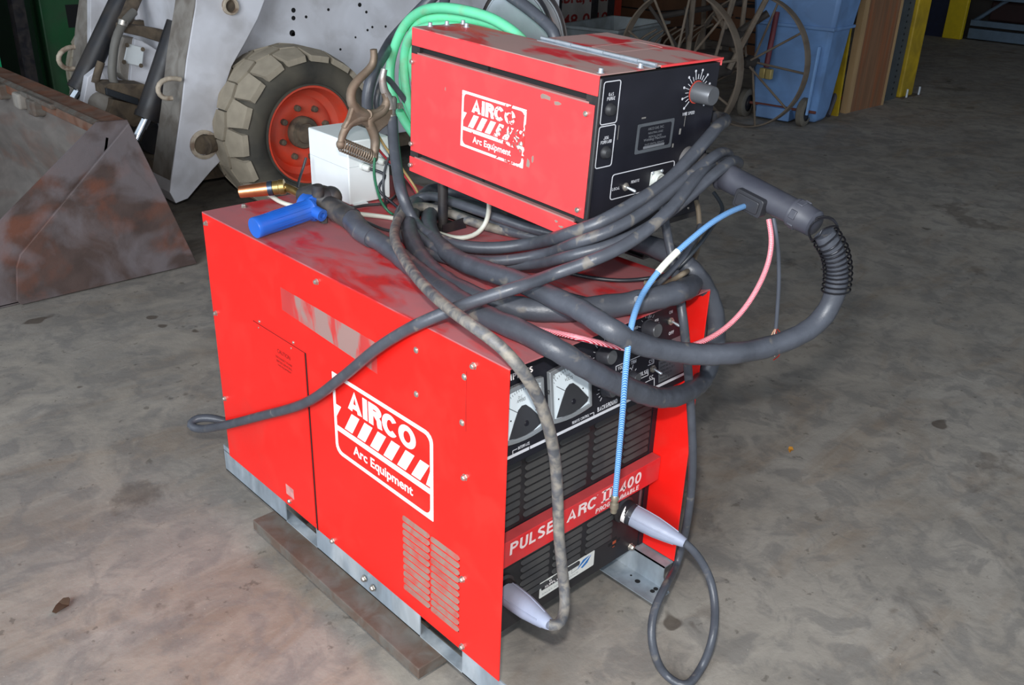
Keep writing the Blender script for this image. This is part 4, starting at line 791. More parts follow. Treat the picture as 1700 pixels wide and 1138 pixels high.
wires('#a48a5c', [(628, 225, 'y', .86), (640, 245, 'y', .86), (662, 272, 'y', .84), (676, 292, 'y', .84), (690, 312, 'y', .82), (698, 330, 'z', .745)], .0034, 'tan wire passing behind the ground clamp')
wires('#a8323c', [(622, 240, 'y', .88), (640, 262, 'y', .87), (665, 285, 'y', .86), (682, 305, 'y', .85), (694, 325, 'z', .75)], .0034, 'red wire passing behind the ground clamp')
wires('#3a3c3e', [(740, 360, 'z', .726), (700, 345, 'z', .726), (664, 322, 'z', .726), (640, 338, 'z', .726), (605, 341, 'z', .726), (585, 345, 'z', .727), (560, 338, 'z', .727)], .0040, 'grey wire lying in front of the white box')
wires('#35383c', [(560, 350, 'z', .726), (600, 365, 'z', .726), (640, 382, 'z', .726), (668, 386, 'z', .726), (700, 384, 'z', .726)], .0038, 'grey wire lying on the red top beside the torch hose')
wires('#23262c', [(508, 262, 'x', .30), (503, 280, 'x', .29), (497, 297, 'x', .27), (494, 312, 'x', .25)], .0036, 'short dark wire hanging behind the brass torch neck')

# --- green hose coil and the dark cables on the hub
def coil(cx, dr, n_turn, x):
    base = [(.50, .885), (.62, .875), (.75, .885), (.85, .96), (.892, 1.03), (.896, 1.10), (.86, 1.17), (.80, 1.21), (.72, 1.235), (.62, 1.242), (.50, 1.226), (.40, 1.175), (.345, 1.09), (.35, .99), (.41, .92)]
    kx = (x - CAM.x) / (.42 - CAM.x); base = [(CAM.y + (y - CAM.y) * kx, CAM.z + (z - CAM.z) * kx) for y, z in base]
    c0 = Vector((CAM.y + (.64 - CAM.y) * kx, CAM.z + (1.05 - CAM.z) * kx)); out = []
    for k in range(n_turn):
        for j, (y, z) in enumerate(base):
            v = Vector((y, z)) - c0; f_ = 1 - (dr * (k + j / len(base))) / v.length
            out.append(Vector((x + .018 * (k % 2) + .01 * sin(j * 1.3 + k), c0.x + v.x * f_, c0.y + v.y * f_)))
    return out
gl = coil(0, .022, 4, .508)
cable('green_hose', gl, .0122, GREENH, label='green rubber hose coiled on the hub behind the feeder', cat='hose', step=.018, n=12)
cable('green_hose', [Vector((.545 + .004*sin(i), .75 + .215*cos(a_) , 1.02 + .172*sin(a_))) for i, a_ in enumerate([k * pi / 8 for k in range(26)])], .0078, GREENH, label='thinner inner turns of green hose close behind the feeder top', cat='hose', step=.018)
cable('hanging_cable', [(612, 192, 'y', .93), (609, 165, 'y', .93), (618, 125, 'y', .93), (634, 96, 'y', .97), (658, 58, 'y', 1.06), (.70, .98, 1.26), (.70, .85, 1.28), (.70, .70, 1.25)], .0145, RUB, label='thick dark cable curving down into the jaws of the ground clamp', cat='cable')
cable('hanging_cable', [(636, 145, 'y', .95), (640, 170, 'y', .94), (634, 190, 'y', .93), (624, 182, 'y', .93), (628, 150, 'y', .93), (640, 128, 'y', .95), (660, 150, 'y', .95), (690, 190, 'y', .93)], .0075, RUB, label='thin dark cable looping behind the ground clamp', cat='cable')

# ------------------------------------------------------------------ welding torch
tr = thing('welding_torch', 'water cooled welding torch with blue pistol grip and copper nozzle lying on the red top', 'welding torch', (.15, .9, TZ))
tz = lambda x, y, z=.765: U(x, y, 'z', z)
n0 = tz(398, 319, .775); n1 = tz(448, 313, .785); n2 = tz(464, 312, .785)
d = n1 - n0
obj('nozzle', MB().lathe(n0, d, [(0, .011), (0, .0145), (.004, .015), (d.length * .8, .0172), (d.length, .0175)], 22), COPPER, tr, label='copper nozzle')
obj('nozzle_ring', MB().lathe(n1 - d.normalized() * .004, d, [(0, .0185), (.012, .0185)], 22), mat('nozzle_ring', '#4e5a6c', .3, .8), tr)
obj('nozzle_seat', MB().lathe(n1 + d.normalized() * .009, d, [(0, .0175), (.014, .0175), (.016, .0195), (.028, .0188), (.030, .013)], 22), BRASS, tr)
cable('neck', [tuple(n1 + d.normalized() * .035), (478, 313, 'z', .785), (492, 318, 'z', .785), (502, 326, 'z', .782)], .0105, BRASS, tr, label='brass neck')
q = MB(); q.tube(spline([tz(500, 324, .78), tz(515, 326, .782), tz(535, 330, .78), tz(552, 334, .772)], .008), lambda t: .019 + .014 * min(1, t * 2.2) - .004 * max(0, t - .7), 18); obj('torch_body', q, TORB, tr)
obj('body_knob', MB().lathe(tz(528, 325, .795), (-.05, -.1, 1), [(0, .015), (.024, .0145), (.027, .011)], 16), TORB, tr)
obj('body_dome', MB().sphere(tz(549, 328, .782), .028, 18, 12), TORB, tr)
g0_ = tz(517, 347, .765); g1_ = tz(422, 379, .752)
obj('grip_clamp', MB().lathe(tz(511, 340, .765), tz(523, 346, .765) - tz(511, 340, .765), [(0, .027), (0, .032), (.036, .032), (.038, .028)], 26), BLUEP, tr)
obj('grip_lug', MB().lathe(tz(528, 354, .762), tz(533, 356, .76) - tz(522, 350, .764), [(-.018, .015), (.016, .015), (.016, .007), (.008, .006)], 16), BLUEP, tr)
d = g1_ - g0_; L_ = d.length; gr = obj('grip', MB().lathe(g0_, d, [(0, .027), (.006, .028), (.012, .0245), (L_ * .25, .0235), (L_ * .6, .0235), (L_ * .93, .025), (L_ - .002, .025), (L_, .0238)], 26), BLUEP, tr, label='blue plastic pistol grip')
t_ = d.normalized().orthogonal().normalized()
for k in range(14):
    r_ = Matrix.Rotation(2*pi*k/14, 3, d.normalized()) @ t_; obj('grip_rib', MB().tube([g0_ + d * u + r_ * .0237 for u in (.1, .4, .78)], .0009, 5), BLUEP, gr)
obj('grip_screw', MB().lathe(g1_ - d.normalized() * .012 + (CAM - g1_).normalized() * .0225 + Vector((.006, 0, 0)), (CAM - g1_), [(0, .005), (.003, .0045), (.003, .002), (.001, .002)], 12), mat('blue_dark', '#163a70', .5), gr)
obj('trigger_bolt', MB().lathe(tz(538, 362, .735), (0, 0, 1), [(-.012, .0095), (.008, .0095)], 6), TORB, tr)
b0_ = tz(545, 341, .77); b1_ = tz(584, 365, .757); b2_ = tz(600, 384, .752)
q = MB(); q.tube([b0_, b0_.lerp(b1_, .12), b0_.lerp(b1_, .5), b1_.lerp(b0_, .04), b1_], lambda t: .024 + .004 * t, 22); obj('boot', q, TORB, tr)
obj('boot_collar', MB().tube(spline([b1_ + (b1_-b0_).normalized()*-.002, b1_.lerp(b2_, .5), b2_, tz(618, 396, .747)], .01), lambda t: .026 - .003 * t, 20), RUB, tr)
# ------------------------------------------------------------------ skid steer loader on the left
LW = mat('loader_white_paint', '#e2e2e8', .5, var=.05, scale=4, spots='#8d8782', sscale=6, samt=.25, dust='#75695c', dscale=3, damt=.3, dsharp=.12)
LWD = mat('loader_dirty_paint', '#98928a', .7, var=.12, scale=8, dust='#5f5348', dscale=9, damt=.6)
RUSTB = mat('bucket_steel', '#54443f', .62, .15, var=.25, scale=7, spots='#7d4a36', sscale=5, samt=.7, dust='#827c80', dscale=4.5, damt=.5, dsharp=.07, bump=.35, bscale=40)
BINT = mat('bucket_inside', '#77706a', .6, .15, var=.15, scale=5, stretch=(1, 1, 3), spots='#7a4a33', sscale=3, samt=.35, dust='#5a5450', dscale=6, damt=.4)
RUSTE = mat('rusty_edge', '#6e4632', .8, .1, var=.3, scale=12, dust='#7b6c60', dscale=10, damt=.5, bump=.4)
TYRE = mat('tyre_rubber', '#34332f', .75, var=.2, scale=6, dust='#6f6758', dscale=4, damt=.7, dsharp=.2)
TREAD = mat('dusty_tread', '#a09583', .9, var=.12, scale=14, bump=.25)
RIMO = mat('orange_rim', '#dd3c1c', .5, var=.12, scale=7, dust='#9a6a58', dscale=6, damt=.4, dsharp=.16)
CYLB = mat('black_cylinder_paint', (.016, .018, .024), .35, var=.3, scale=6, dust='#4c4238', dscale=6, damt=.4)
CHROME = mat('chrome_rod', '#e6eaee', .08, 1)
GRIME = mat('oily_grime', '#4b4137', .85, var=.3, dust='#7c6c58', dscale=12, damt=.6, bump=.4)
CREAM = mat('chipped_cream', '#b9ab98', .6, var=.2, scale=30, spots='#6b4a34', sscale=20, samt=.7)
sl = thing('skid_steer_loader', 'white skid steer loader with dusty tyres, orange rims and a rusty bucket down in front', 'loader', (1.8, 4.0, FZ))
XZ = lambda y: Fr((0, y, 0), (1, 0, 0), (0, 0, 1))
def pxz(L_, y): return [(U(a, b, 'y', y).x, U(a, b, 'y', y).z) for a, b in L_]
# body
q = MB(); q.box(1.25, 3.9, 3.66, 4.72, .12, 1.5); obj('body', q, LW, sl, bevel=.01, smooth=False)
q = MB(); q.box(1.0, 3.6, 3.72, 4.66, FZ + .16, .14); obj('chassis', q, GRIME, sl, smooth=False)
q = MB()
for (x, y, r) in ((487, 30, .012), (485, 55, .017), (508, 28, .008), (545, 16, .008), (608, 20, .008), (610, 50, .007), (640, 44, .007), (618, 45, .007), (590, 62, .006), (565, 82, .007), (487, 17, .013), (597, 8, .012), (487, 57, .01)):
    q.lathe(U(x, y, 'y', 3.66), (0, -1, 0), [(0, r), (.002, r)], 10)
obj('body_holes', q, DARK, sl, smooth=False, kind='stuff')
# wheels
def wheel(cx, y0_, cz, flip=1):
    wd = .40; R = .425; s_ = flip; c0 = Vector((cx, y0_, cz)); A = Vector((0, s_, 0))
    pr = [(.03, .262), (.012, .285), (.0, .33), (.012, .375), (.04, .405), (.08, R - .012), (.2, R - .004), (wd - .08, R - .012), (wd - .04, .405), (wd - .01, .375), (wd, .33), (wd - .012, .285), (wd - .03, .262)]
    t = obj('wheel', MB().lathe(c0, A, pr, 64, caps=False), TYRE, sl, ang=50, label='dusty black rubber tyre with wheel')
    r_ = obj('rim', MB().lathe(c0, A, [(.035, .262), (.022, .258), (.02, .246), (.04, .236), (.10, .226), (.12, .19), (.10, .17), (.095, .13), (.12, .1), (.12, .0005)], 48, caps=False), RIMO, t, ang=50, label='orange painted rim')
    obj('rim_lip', MB().lathe(c0, A, [(.03, .268), (.016, .266), (.016, .258), (.03, .256)], 48, caps=False), TYRE, t, ang=50)
    obj('hub', MB().lathe(c0, A, [(.06, .0005), (.06, .045), (.062, .052), (.075, .055), (.075, .078), (.085, .085), (.12, .085)], 28, caps=False), GRIME, t)
    for k in range(8):
        an = 2*pi*k/8 + .25; p = c0 + Vector((cos(an) * .137, 0, sin(an) * .137)); obj('wheel_nut', MB().lathe(p + A * .07, A, [(0, .010), (.006, .016), (.03, .018)], 8), GRIME, t)
    # tread blocks
    me = None
    for row in range(3):
        for k in range(18):
            an = 2*pi*(k + (.5 if row == 1 else 0)) / 18
            if me is None or row in (0, 1, 2) and k == 0:
                q = MB(); ya = (.004, .138, .272)[row]; yb = ya + .126; ym = (ya + yb) / 2
                aw = pi / 18 * .985; out = []
                pts = [(-aw, ya + .02), (0, ya - .006), (aw, ya + .02), (aw * 1.0, yb - .02), (0, yb + .006), (-aw, yb - .02)]
                if row == 0: pts[0] = (-aw*.8, ya); pts[1] = (0, ya - .004); pts[2] = (aw*.8, ya)
                if row == 2: pts[3] = (aw*.8, yb); pts[4] = (0, yb + .004); pts[5] = (-aw*.8, yb)
                def rad(yy): e_ = min(yy, .4 - yy); return .438 - max(0, .05 - e_) * .6
                vs = [(cos(t_) * (rad(yy) - .03), yy * s_, sin(t_) * (rad(yy) - .03)) for t_, yy in pts] + [(cos(t_*.96) * rad(yy), (ym + (yy - ym) * .97) * s_, sin(t_*.96) * rad(yy)) for t_, yy in pts]
                q.add(vs, [tuple(range(6))[::-1], tuple(range(6, 12))] + [(i, (i+1) % 6, 6 + (i+1) % 6, 6 + i) for i in range(6)])
                m0 = bpy.data.meshes.new('tread_block'); m0.from_pydata([tuple(v) for v in q.v], [], q.f); m0.materials.append(TREAD); me = m0
            o = bpy.data.objects.new('tread_block', me); COL.objects.link(o); o.parent = t
            o.matrix_local = WM[sl.name].inverted() @ Matrix.Translation(c0) @ Matrix.Rotation(-an, 4, 'Y')
    return t
wheel(1.632, 3.235, .300); wheel(1.632, 5.2 + .4, .300, -1)
# lift arms
def arm(y, th):
    pts = pxz([(330, -60), (455, -60), (440, 0), (428, 32), (405, 75), (385, 110), (372, 150), (368, 230), (372, 262), (350, 285), (312, 330), (292, 338), (282, 320), (284, 300), (300, 190), (310, 100), (325, 10)], 3.5)
    o = obj('lift_arm', MB().prism(XZ(y), pts, 0, -th), LW, sl, bevel=.004, smooth=False)
    # weathered front face strip
    st = pxz([(325, -60), (329, -60), (325, 10), (310, 100), (300, 190), (284, 300), (283, 300)], 3.5)
    q = MB(); e = [(1.199 + .03, 1.2)] and pxz([(330, -60), (325, 10), (310, 100), (300, 190), (284, 300)], 3.5)
    vs = [(x - .003, yy, z) for (x, z) in e for yy in (y + .004, y + th - .004)]; obj('arm_front_face', q.add(vs, [(2*i, 2*i+1, 2*i+3, 2*i+2) for i in range(4)]), LWD, o, smooth=False, label='scuffed grey front face of the arm')
    for (a, b, r, h_) in ((381, 10, .042, .03), (338, 240, .075, .02)):
        (x, z), = pxz([(a, b)], 3.5); obj('pivot_ring', MB().lathe((x, y + .01, z), (0, -1, 0), [(0, r), (h_, r), (h_ + .002, r*.95), (h_ + .002, r*.74), (-.0, r*.7)], 24, caps=False), CREAM, o)
        obj('pin_end', MB().lathe((x, y + .002, z), (0, -1, 0), [(0, r*.7), (.004, r*.7)], 20), GRIME, o)
    return o
arm(3.5, .22); arm(4.72, .22)
q = MB(); obj('axle', MB().cyl((1.14, 3.49, .271), (1.42, 3.60, .271), .05), GRIME, sl)
for (L_) in ([(300, 132), (285, 129), (268, 134), (261, 146), (264, 158), (275, 164), (286, 163)],):
    cable('tie_ring', [(a, b, 'y', 3.48) for a, b in L_], .012, CREAM, sl, step=.02)
cable('tie_ring', [(a, b, 'y', 4.70) for a, b in ((124, 78), (112, 79), (99, 88), (96, 100), (104, 112), (116, 115), (124, 114))], .014, CREAM, sl, step=.02)
# cylinders
def ram(pa, pb, pc, r):
    pa, pb, pc = Vector(pa), Vector(pb), Vector(pc)
    c = obj('hydraulic_cylinder', MB().lathe(pa, pb - pa, [(0, r), ((pb-pa).length - .03, r), ((pb-pa).length - .03, r*1.08), ((pb-pa).length, r*1.08), ((pb-pa).length, r*.5)], 24), CYLB, sl, label='black hydraulic cylinder')
    obj('piston_rod', MB().cyl(pb, pc, r*.42), CHROME, c)
d1 = U(205, -10, 'y', 4.35); ram(d1 + (d1 - U(128, 142, 'y', 4.35)) * .3, U(130, 150, 'y', 4.35), U(112, 178, 'y', 4.35), .058)
d2 = U(296, 40, 'y', 3.86); ram(d2, U(243, 197, 'y', 3.86), U(226, 232, 'y', 3.86), .06)
# front of the machine between the arms
def fxz(name, L_, y, th, m, **k): return obj(name, MB().prism(XZ(y), pxz(L_, y), 0, -th), m, sl, bevel=.004, smooth=False, **k)
fxz('inner_plate', [(225, -40), (292, -40), (292, 62), (270, 80), (226, 42)], 4.35, .05, LW)
fxz('inner_plate', [(150, -40), (224, -40), (222, 60), (190, 110), (150, 110)], 4.62, .05, LW)
fxz('cross_member', [(205, 40), (240, 44), (285, 52), (285, 76), (240, 62), (204, 54)], 4.05, .1, GRIME)
fxz('cross_member', [(196, 38), (258, 32), (284, 40), (284, 50), (205, 42)], 4.3, .1, GRIME)
fxz('step_plate', [(186, 138), (240, 140), (262, 152), (240, 178), (232, 176), (176, 158), (174, 142)], 3.98, .14, GRIME)
fxz('step_edge', [(176, 146), (230, 164), (232, 176), (177, 158)], 3.96, .02, mat('worn_black_edge', '#2a2e33', .5), label='worn black front edge of the step')
fxz('valve_cover', [(206, 62), (222, 62), (222, 136), (212, 136), (200, 122), (196, 95)], 4.15, .12, LWD)
fxz('valve_cover', [(224, 64), (236, 68), (262, 84), (262, 100), (240, 143), (216, 134), (220, 90)], 4.12, .1, LW)
fxz('white_plate', [(212, 72), (240, 80), (236, 111), (205, 104)], 4.08, .01, BOXW, label='small square white plate')
for (a, b) in ((211, 75), (237, 82), (234, 109), (206, 103)): obj('plate_screw', MB().lathe(U(a, b, 'y', 4.068), (0, -1, 0), [(0, .012), (.006, .01)], 8), GRIME, sl)
cable('hydraulic_hose', [(222, 20, 'y', 4.1), (205, 38, 'y', 4.05), (192, 65, 'y', 4.02), (187, 100, 'y', 4.02), (186, 130, 'y', 4.02), (192, 142, 'y', 4.02)], .022, mat('dusty_grey_hose', '#6f6c66', .6), sl, step=.03)
cable('hydraulic_hose', [(225, -5, 'y', 4.2), (217, 12, 'y', 4.15), (212, 28, 'y', 4.12), (206, 36, 'y', 4.1)], .035, GRIME, sl, step=.03)
obj('hose_fitting', MB().cyl(U(205, 34, 'y', 4.03), U(203, 42, 'y', 4.03), .025), STEEL, sl)
cable('hydraulic_hose', [(168, 103, 'y', 4.1), (162, 120, 'y', 4.1), (158, 138, 'y', 4.1)], .02, GRIME, sl, step=.03)
fxz('fender', [(146, 128), (166, 112), (182, 138), (190, 178), (170, 190), (138, 172)], 4.2, .06, LW)
obj('light_dome', MB().lathe(U(172, 176, 'y', 4.12), (0, -1, .15), [(-.02, .075), (.02, .07), (.045, .045), (.055, .01)], 24), LWD, sl)
fxz('mount_block', [(188, 165), (236, 176), (262, 188), (262, 210), (228, 214), (180, 190)], 4.02, .2, GRIME)
fxz('under_block', [(232, 214), (262, 205), (272, 240), (262, 262), (240, 250)], 3.95, .2, CYLB)
# bucket
B0, B1 = 2.95, 4.68
sidep = [(.559, .561), (.433, .566), (-.01, .222), (-.30, -.02), (-.32, FZ + .004), (.0, FZ + .004), (.785, FZ + .006)]
bk = obj('bucket', MB().prism(XZ(B1 - .014), [(.52, .545), (.56, .552), (.78, FZ + .01), (.74, FZ + .01)], 0, B1 - B0 - .028), RUSTB, sl, smooth=False, label='scraped rusty steel bucket')
for y_ in (B0 + .012, B1): obj('bucket_side', MB().prism(XZ(y_), sidep, 0, -.012), RUSTB, bk, smooth=False)
obj('side_plate', MB().prism(XZ(B0 + .0005), [(.556, .552), (.036, .080), (.012, .03), (-.012, -.11), (.0, FZ + .006), (.780, FZ + .008)], -.0, .014), RUSTB, bk, bevel=.003, smooth=False)
prof = [(.555, .556), (.50, .42), (.50, .25), (.55, .08), (.50, -.03), (.38, -.1), (.2, FZ + .02), (-.45, FZ + .012)]
def sh(P_, y0_, y1_, t_, m, name, **k):
    pts = spline([(a, 0, b) for a, b in P_], .03); n_ = len(pts)
    vs = [Vector((p.x, y, p.z)) for p in pts for y in (y0_, y1_)] + [Vector((p.x + t_, y, p.z - t_*.4)) for p in pts for y in (y0_, y1_)]
    fs = []
    for i in range(n_ - 1): a = 2*i; fs += [(a, a+1, a+3, a+2), (2*n_+a, 2*n_+a+2, 2*n_+a+3, 2*n_+a+1), (a, a+2, 2*n_+a+2, 2*n_+a), (a+1, 2*n_+a+1, 2*n_+a+3, a+3)]
    fs += [(0, 2*n_, 2*n_+1, 1), (2*n_-2, 2*n_-1, 4*n_-1, 4*n_-2)]
    return obj(name, MB().add(vs, fs), m, bk, ang=50, **k)
sh([(.46, .50), (.43, .38), (.44, .24), (.46, .1), (.40, -.02), (.30, -.09), (.15, FZ + .02), (-.30, FZ + .012)], B0 + .012, B1 - .012, .01, BINT, 'bucket_floor', label='smooth worn inside of the bucket')
obj('top_lip', MB().prism(XZ(B1 - .013), [(.44, .556), (.556, .562), (.56, .535), (.47, .50), (.44, .50)], 0, B1 - B0 - .026), RUSTE, bk, smooth=False, bevel=.004, label='rusty top lip')
obj('edge_flange', MB().prism(XZ(B1 - .013), [(.428, .556), (.45, .566), (.47, .548), (.45, .53)], 0, B1 - B0 - .026), DIRTST, bk, smooth=False)
for (a, b, w_) in ((12, 142, .09), (48, 170, .09), (72, 182, .1)):
    p = U(a, b, 'x', .46); obj('lip_bracket', MB().box(.40, .50, p.y - w_/2, p.y + w_/2, .47, .545), DIRTST if a != 48 else LWD, bk, bevel=.01, smooth=False)
obj('lip_bar', MB().box(.415, .455, 3.45, 3.85, .538, .56), DIRTST, bk, bevel=.004, smooth=False)

# ------------------------------------------------------------------ green machine in the far left corner
GRN = mat('green_machine_paint', '#1e5a34', .5, var=.15, scale=3, dust='#3a3f34', dscale=3, damt=.5)
gm = thing('green_machine', 'dark green sheet metal machine standing behind the loader at the far left', 'machine', (1.3, 6.9, FZ))
obj('cabinet', MB().box(1.42, 2.1, 6.5, 7.2, FZ + .08, 1.5), GRN, gm, bevel=.01, smooth=False)
obj('cabinet', MB().box(.4, 1.02, 6.3, 7.2, FZ, 1.5), GRN, gm, bevel=.01, smooth=False)
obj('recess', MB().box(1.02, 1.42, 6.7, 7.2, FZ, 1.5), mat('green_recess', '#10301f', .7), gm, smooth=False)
obj('opening', MB().box(1.60, 1.78, 6.494, 6.502, .5, .66), DARK, gm, smooth=False)
obj('edge_strip', MB().box(1.00, 1.03, 6.28, 6.3, FZ, 1.5), mat('bright_green', '#17a06a', .4), gm, smooth=False, label='brighter green edge strip')
obj('dark_post', MB().box(1.18, 1.26, 6.3, 6.4, FZ, 1.5), BLKM, gm, smooth=False)
obj('base', MB().box(1.0, 2.1, 6.45, 7.1, FZ, FZ + .08), GRIME, gm, smooth=False)

# ------------------------------------------------------------------ centre background: sign, bars, tub
sg = thing('banner_sign', 'white board with large red lettering leaning behind the bin', 'sign', (7.9, 7.5, FZ))
SF = Fr((0, 7.4, 0), (1, 0, 0), (0, 0, 1))
obj('board', MB().box(7.05, 8.95, 7.4, 7.43, FZ, 1.0), mat('sign_white', '#b8b4ae', .6, var=.05), sg, smooth=False)
q = MB(); text_mb('gebra, Inc.', SF, 7.62, .29, 1.06, .2, .004, bold=.02, mb=q); text_mb('0-748-0 10', SF, 7.50, .055, 1.22, .15, .004, bold=.02, mb=q); text_mb('CONTRACTOR', SF, 7.3, .62, 1.5, .2, .004, bold=.02, mb=q)
obj('lettering', q, mat('sign_red', '#9c2f2c', .6), sg, smooth=False, label='red lettering')
rk = thing('storage_rack', 'dark steel rack uprights in front of the white lettered board', 'rack', (8.0, 7.0, FZ))
for x, c_ in ((7.30, BLKM), (7.94, BLKM), (8.24, BLKM)): obj('upright', MB().box(x, x + .07, 6.95, 7.0, FZ, 1.6), c_, rk, smooth=False)
obj('shelf_beam', MB().box(7.25, 8.35, 6.96, 6.99, .9, .97), BLKM, rk, smooth=False)
tag(obj('red_post', MB().box(8.50, 8.62, 7.1, 7.2, FZ, 2), mat('red_post', '#a8321e', .6), smooth=False), 'narrow red steel post right of the lettered board', 'post')
TUBM = mat('grey_tub_plastic', '#b4bec2', .5, var=.07, scale=5, dust='#6b665c', dscale=4, damt=.4)
tb = thing('plastic_tub', 'open grey rectangular plastic tub behind the feeder lid', 'tub', (6.5, 5.2, FZ))
zt = .36; zb = FZ + .0
cA = [U(945, 43, 'z', zt), U(1092, 34, 'z', zt), U(1025, 27, 'z', zt)]
c00 = U(958, 46, 'z', zt); c10 = U(1088, 38, 'z', zt); c11 = U(1040, 27, 'z', zt) ; 
ux = Vector((1, .25, 0)).normalized(); vy = Vector((-.25, 1, 0)).normalized()
o_ = Vector((6.25, 5.12, 0)); tw, td = 1.2, .66
def rc_(i, z, e=0): return [o_ + ux * (i - e) + vy * (i - e) + Vector((0, 0, z)), o_ + ux * (tw - i + e) + vy * (i - e) + Vector((0, 0, z)), o_ + ux * (tw - i + e) + vy * (td - i + e) + Vector((0, 0, z)), o_ + ux * (i - e) + vy * (td - i + e) + Vector((0, 0, z))]
ly = [rc_(.10, zb), rc_(.01, zt - .03), rc_(-.02, zt - .03), rc_(-.02, zt), rc_(.02, zt), rc_(.11, zb + .02)]
vs = [p for l_ in ly for p in l_]; fs = [(3, 2, 1, 0)] + [(i*4 + k, i*4 + (k+1) % 4, (i+1)*4 + (k+1) % 4, (i+1)*4 + k) for i in range(5) for k in range(4)] + [(20, 21, 22, 23)]
obj('tub_shell', MB().add(vs, fs), TUBM, tb, smooth=False, bevel=.006)
p1_, p2_ = rc_(.05, 0)[0:2]
obj('tub_rib', MB().add([p + Vector((0, 0, z)) + Vector((-.01, -.02, 0)) for p in (p1_, p2_) for z in (.22, .235)], [(0, 1, 3, 2)]), TUBM, tb, smooth=False)

# ------------------------------------------------------------------ horse drawn implement with two spoked wheels
OLD = mat('weathered_iron', '#75695c', .8, .2, var=.15, scale=10, spots='#5a4636', sscale=8, samt=.5)
OLDD = mat('dark_old_iron', '#3a3430', .8, .2, var=.3, scale=8)
im = thing('farm_implement', 'old horse drawn iron implement with two large spoked wheels, weathered brown', 'implement', (5.1, 3.15, FZ))
def swheel(cx, cy_, R=.5, tilt=0, ns=10, ph=.2):
    c0 = Vector((cx, cy_, FZ + R)); A = Vector((cos(tilt), sin(tilt), 0))
    wl = obj('wheel', MB().lathe(c0, A, [(-.035, R - .012), (-.035, R), (0, R + .003), (.035, R), (.035, R - .012), (0, R - .010), (-.035, R - .012)], 64, caps=False), OLD, im, ang=50, label='iron wheel rim')
    obj('hub', MB().lathe(c0, A, [(-.09, .03), (-.05, .045), (0, .055), (.05, .045), (.09, .03)], 18), OLDD, wl)
    h_ = Vector((-sin(tilt), cos(tilt), 0))
    for k in range(ns):
        an = 2*pi*k/ns + ph; s_ = .045 if k % 2 else -.045
        d_ = h_ * cos(an) + Vector((0, 0, sin(an)))
        obj('spoke', MB().cyl(c0 + A * s_ + d_ * .04, c0 + d_ * (R - .008), .009, n=8), OLD, wl)
    return c0
w2 = swheel(5.62, 3.20, .505, .05, 10, .05); w1 = swheel(4.72, 3.22, .535, .02, 10, .4)
obj('axle', MB().cyl(w1 - Vector((.12, 0, 0)), w2 + Vector((.12, 0, 0)), .022), OLDD, im)
def st(name, a, b, r=.016, m=OLDD): return obj(name, MB().cyl(a, b, r, n=8), m, im)
for (a, b, r, m_) in (((4.8, 3.2, .38), (5.2, 3.5, 1.0), .02, OLD), ((5.5, 3.2, .36), (5.25, 3.5, 1.0), .02, OLD), ((5.0, 3.3, .36), (4.7, 3.7, .95), .014, OLDD), ((5.0, 3.2, .36), (5.9, 3.9, .75), .02, OLD), ((5.2, 3.1, .36), (5.45, 3.0, .9), .022, OLD), ((5.3, 3.1, .36), (5.6, 3.3, 1.0), .018, OLD), ((4.9, 3.6, .7), (5.9, 3.5, .78), .022, OLDD), ((5.1, 3.4, .3), (5.3, 3.7, .05), .02, OLDD), ((5.3, 3.2, .95), (5.0, 3.1, .45), .012, OLD), ((5.35, 3.25, .55), (5.55, 3.05, .75), .03, OLDD), ((4.85, 3.3, .8), (5.1, 3.35, .1), .014, OLDD), ((5.45, 3.3, .85), (5.3, 3.35, .12), .02, OLD)): st('frame_bar', a, b, r, m_)
obj('gear_box', MB().box(5.05, 5.3, 3.12, 3.36, .30, .48), OLDD, im, bevel=.03); obj('bracket', MB().box(5.30, 5.5, 3.15, 3.3, .5, .62), OLDD, im, bevel=.02)
for k in range(7): cable('tine', [Vector((4.85 + .12*k, 3.55, .62)), Vector((4.83 + .12*k, 3.72, .5)), Vector((4.83 + .12*k, 3.78, .25)), Vector((4.84 + .12*k, 3.65, .0)), Vector((4.85 + .12*k, 3.5, -.08))], .008, OLD, im, step=.05, n=6)
obj('seat_pan', MB().lathe((5.25, 3.5, .98), (0, .2, 1), [(0, .05), (.02, .16), (.05, .2), (.055, .2), (.03, .15), (.01, .01)], 22), OLDD, im)
tag(obj('axle_pipe', MB().cyl((5.0, 2.92, .19), (5.6, 2.92, .19), .012), HINGE), 'short bright rod across the iron wheel', 'rod') if False else None

# ------------------------------------------------------------------ blue trash cart
BLC = mat('blue_cart_plastic', '#7299cc', .42, var=.06, scale=3, dust='#4c5a70', dscale=3, damt=.45)
tc_ = thing('trash_cart', 'light blue wheeled trash cart lying back behind the iron wheels', 'trash cart', (6.5, 3.1, FZ))
def ct(a, b, z, y=None): return U(a, b, 'z', z)
fl_ = Vector((5.98, 3.42, 0)); ur = Vector((.13, -1, 0)).normalized(); vd = Vector((1, .13, 0)).normalized()
def cb(w0, w1, d0, d1, z): return [fl_ + ur * w0 + vd * d0 + Vector((0, 0, z)), fl_ + ur * w1 + vd * d0 + Vector((0, 0, z)), fl_ + ur * w1 + vd * d1 + Vector((0, 0, z)), fl_ + ur * w0 + vd * d1 + Vector((0, 0, z))]
def loft(name, rings, m, parent, **k):
    vs = [p for r_ in rings for p in r_]; n_ = len(rings); fs = [(3, 2, 1, 0), ((n_-1)*4, (n_-1)*4+1, (n_-1)*4+2, (n_-1)*4+3)] + [(i*4+j, i*4+(j+1) % 4, (i+1)*4+(j+1) % 4, (i+1)*4+j) for i in range(n_-1) for j in range(4)]
    return obj(name, MB().add(vs, fs), m, parent, **k)
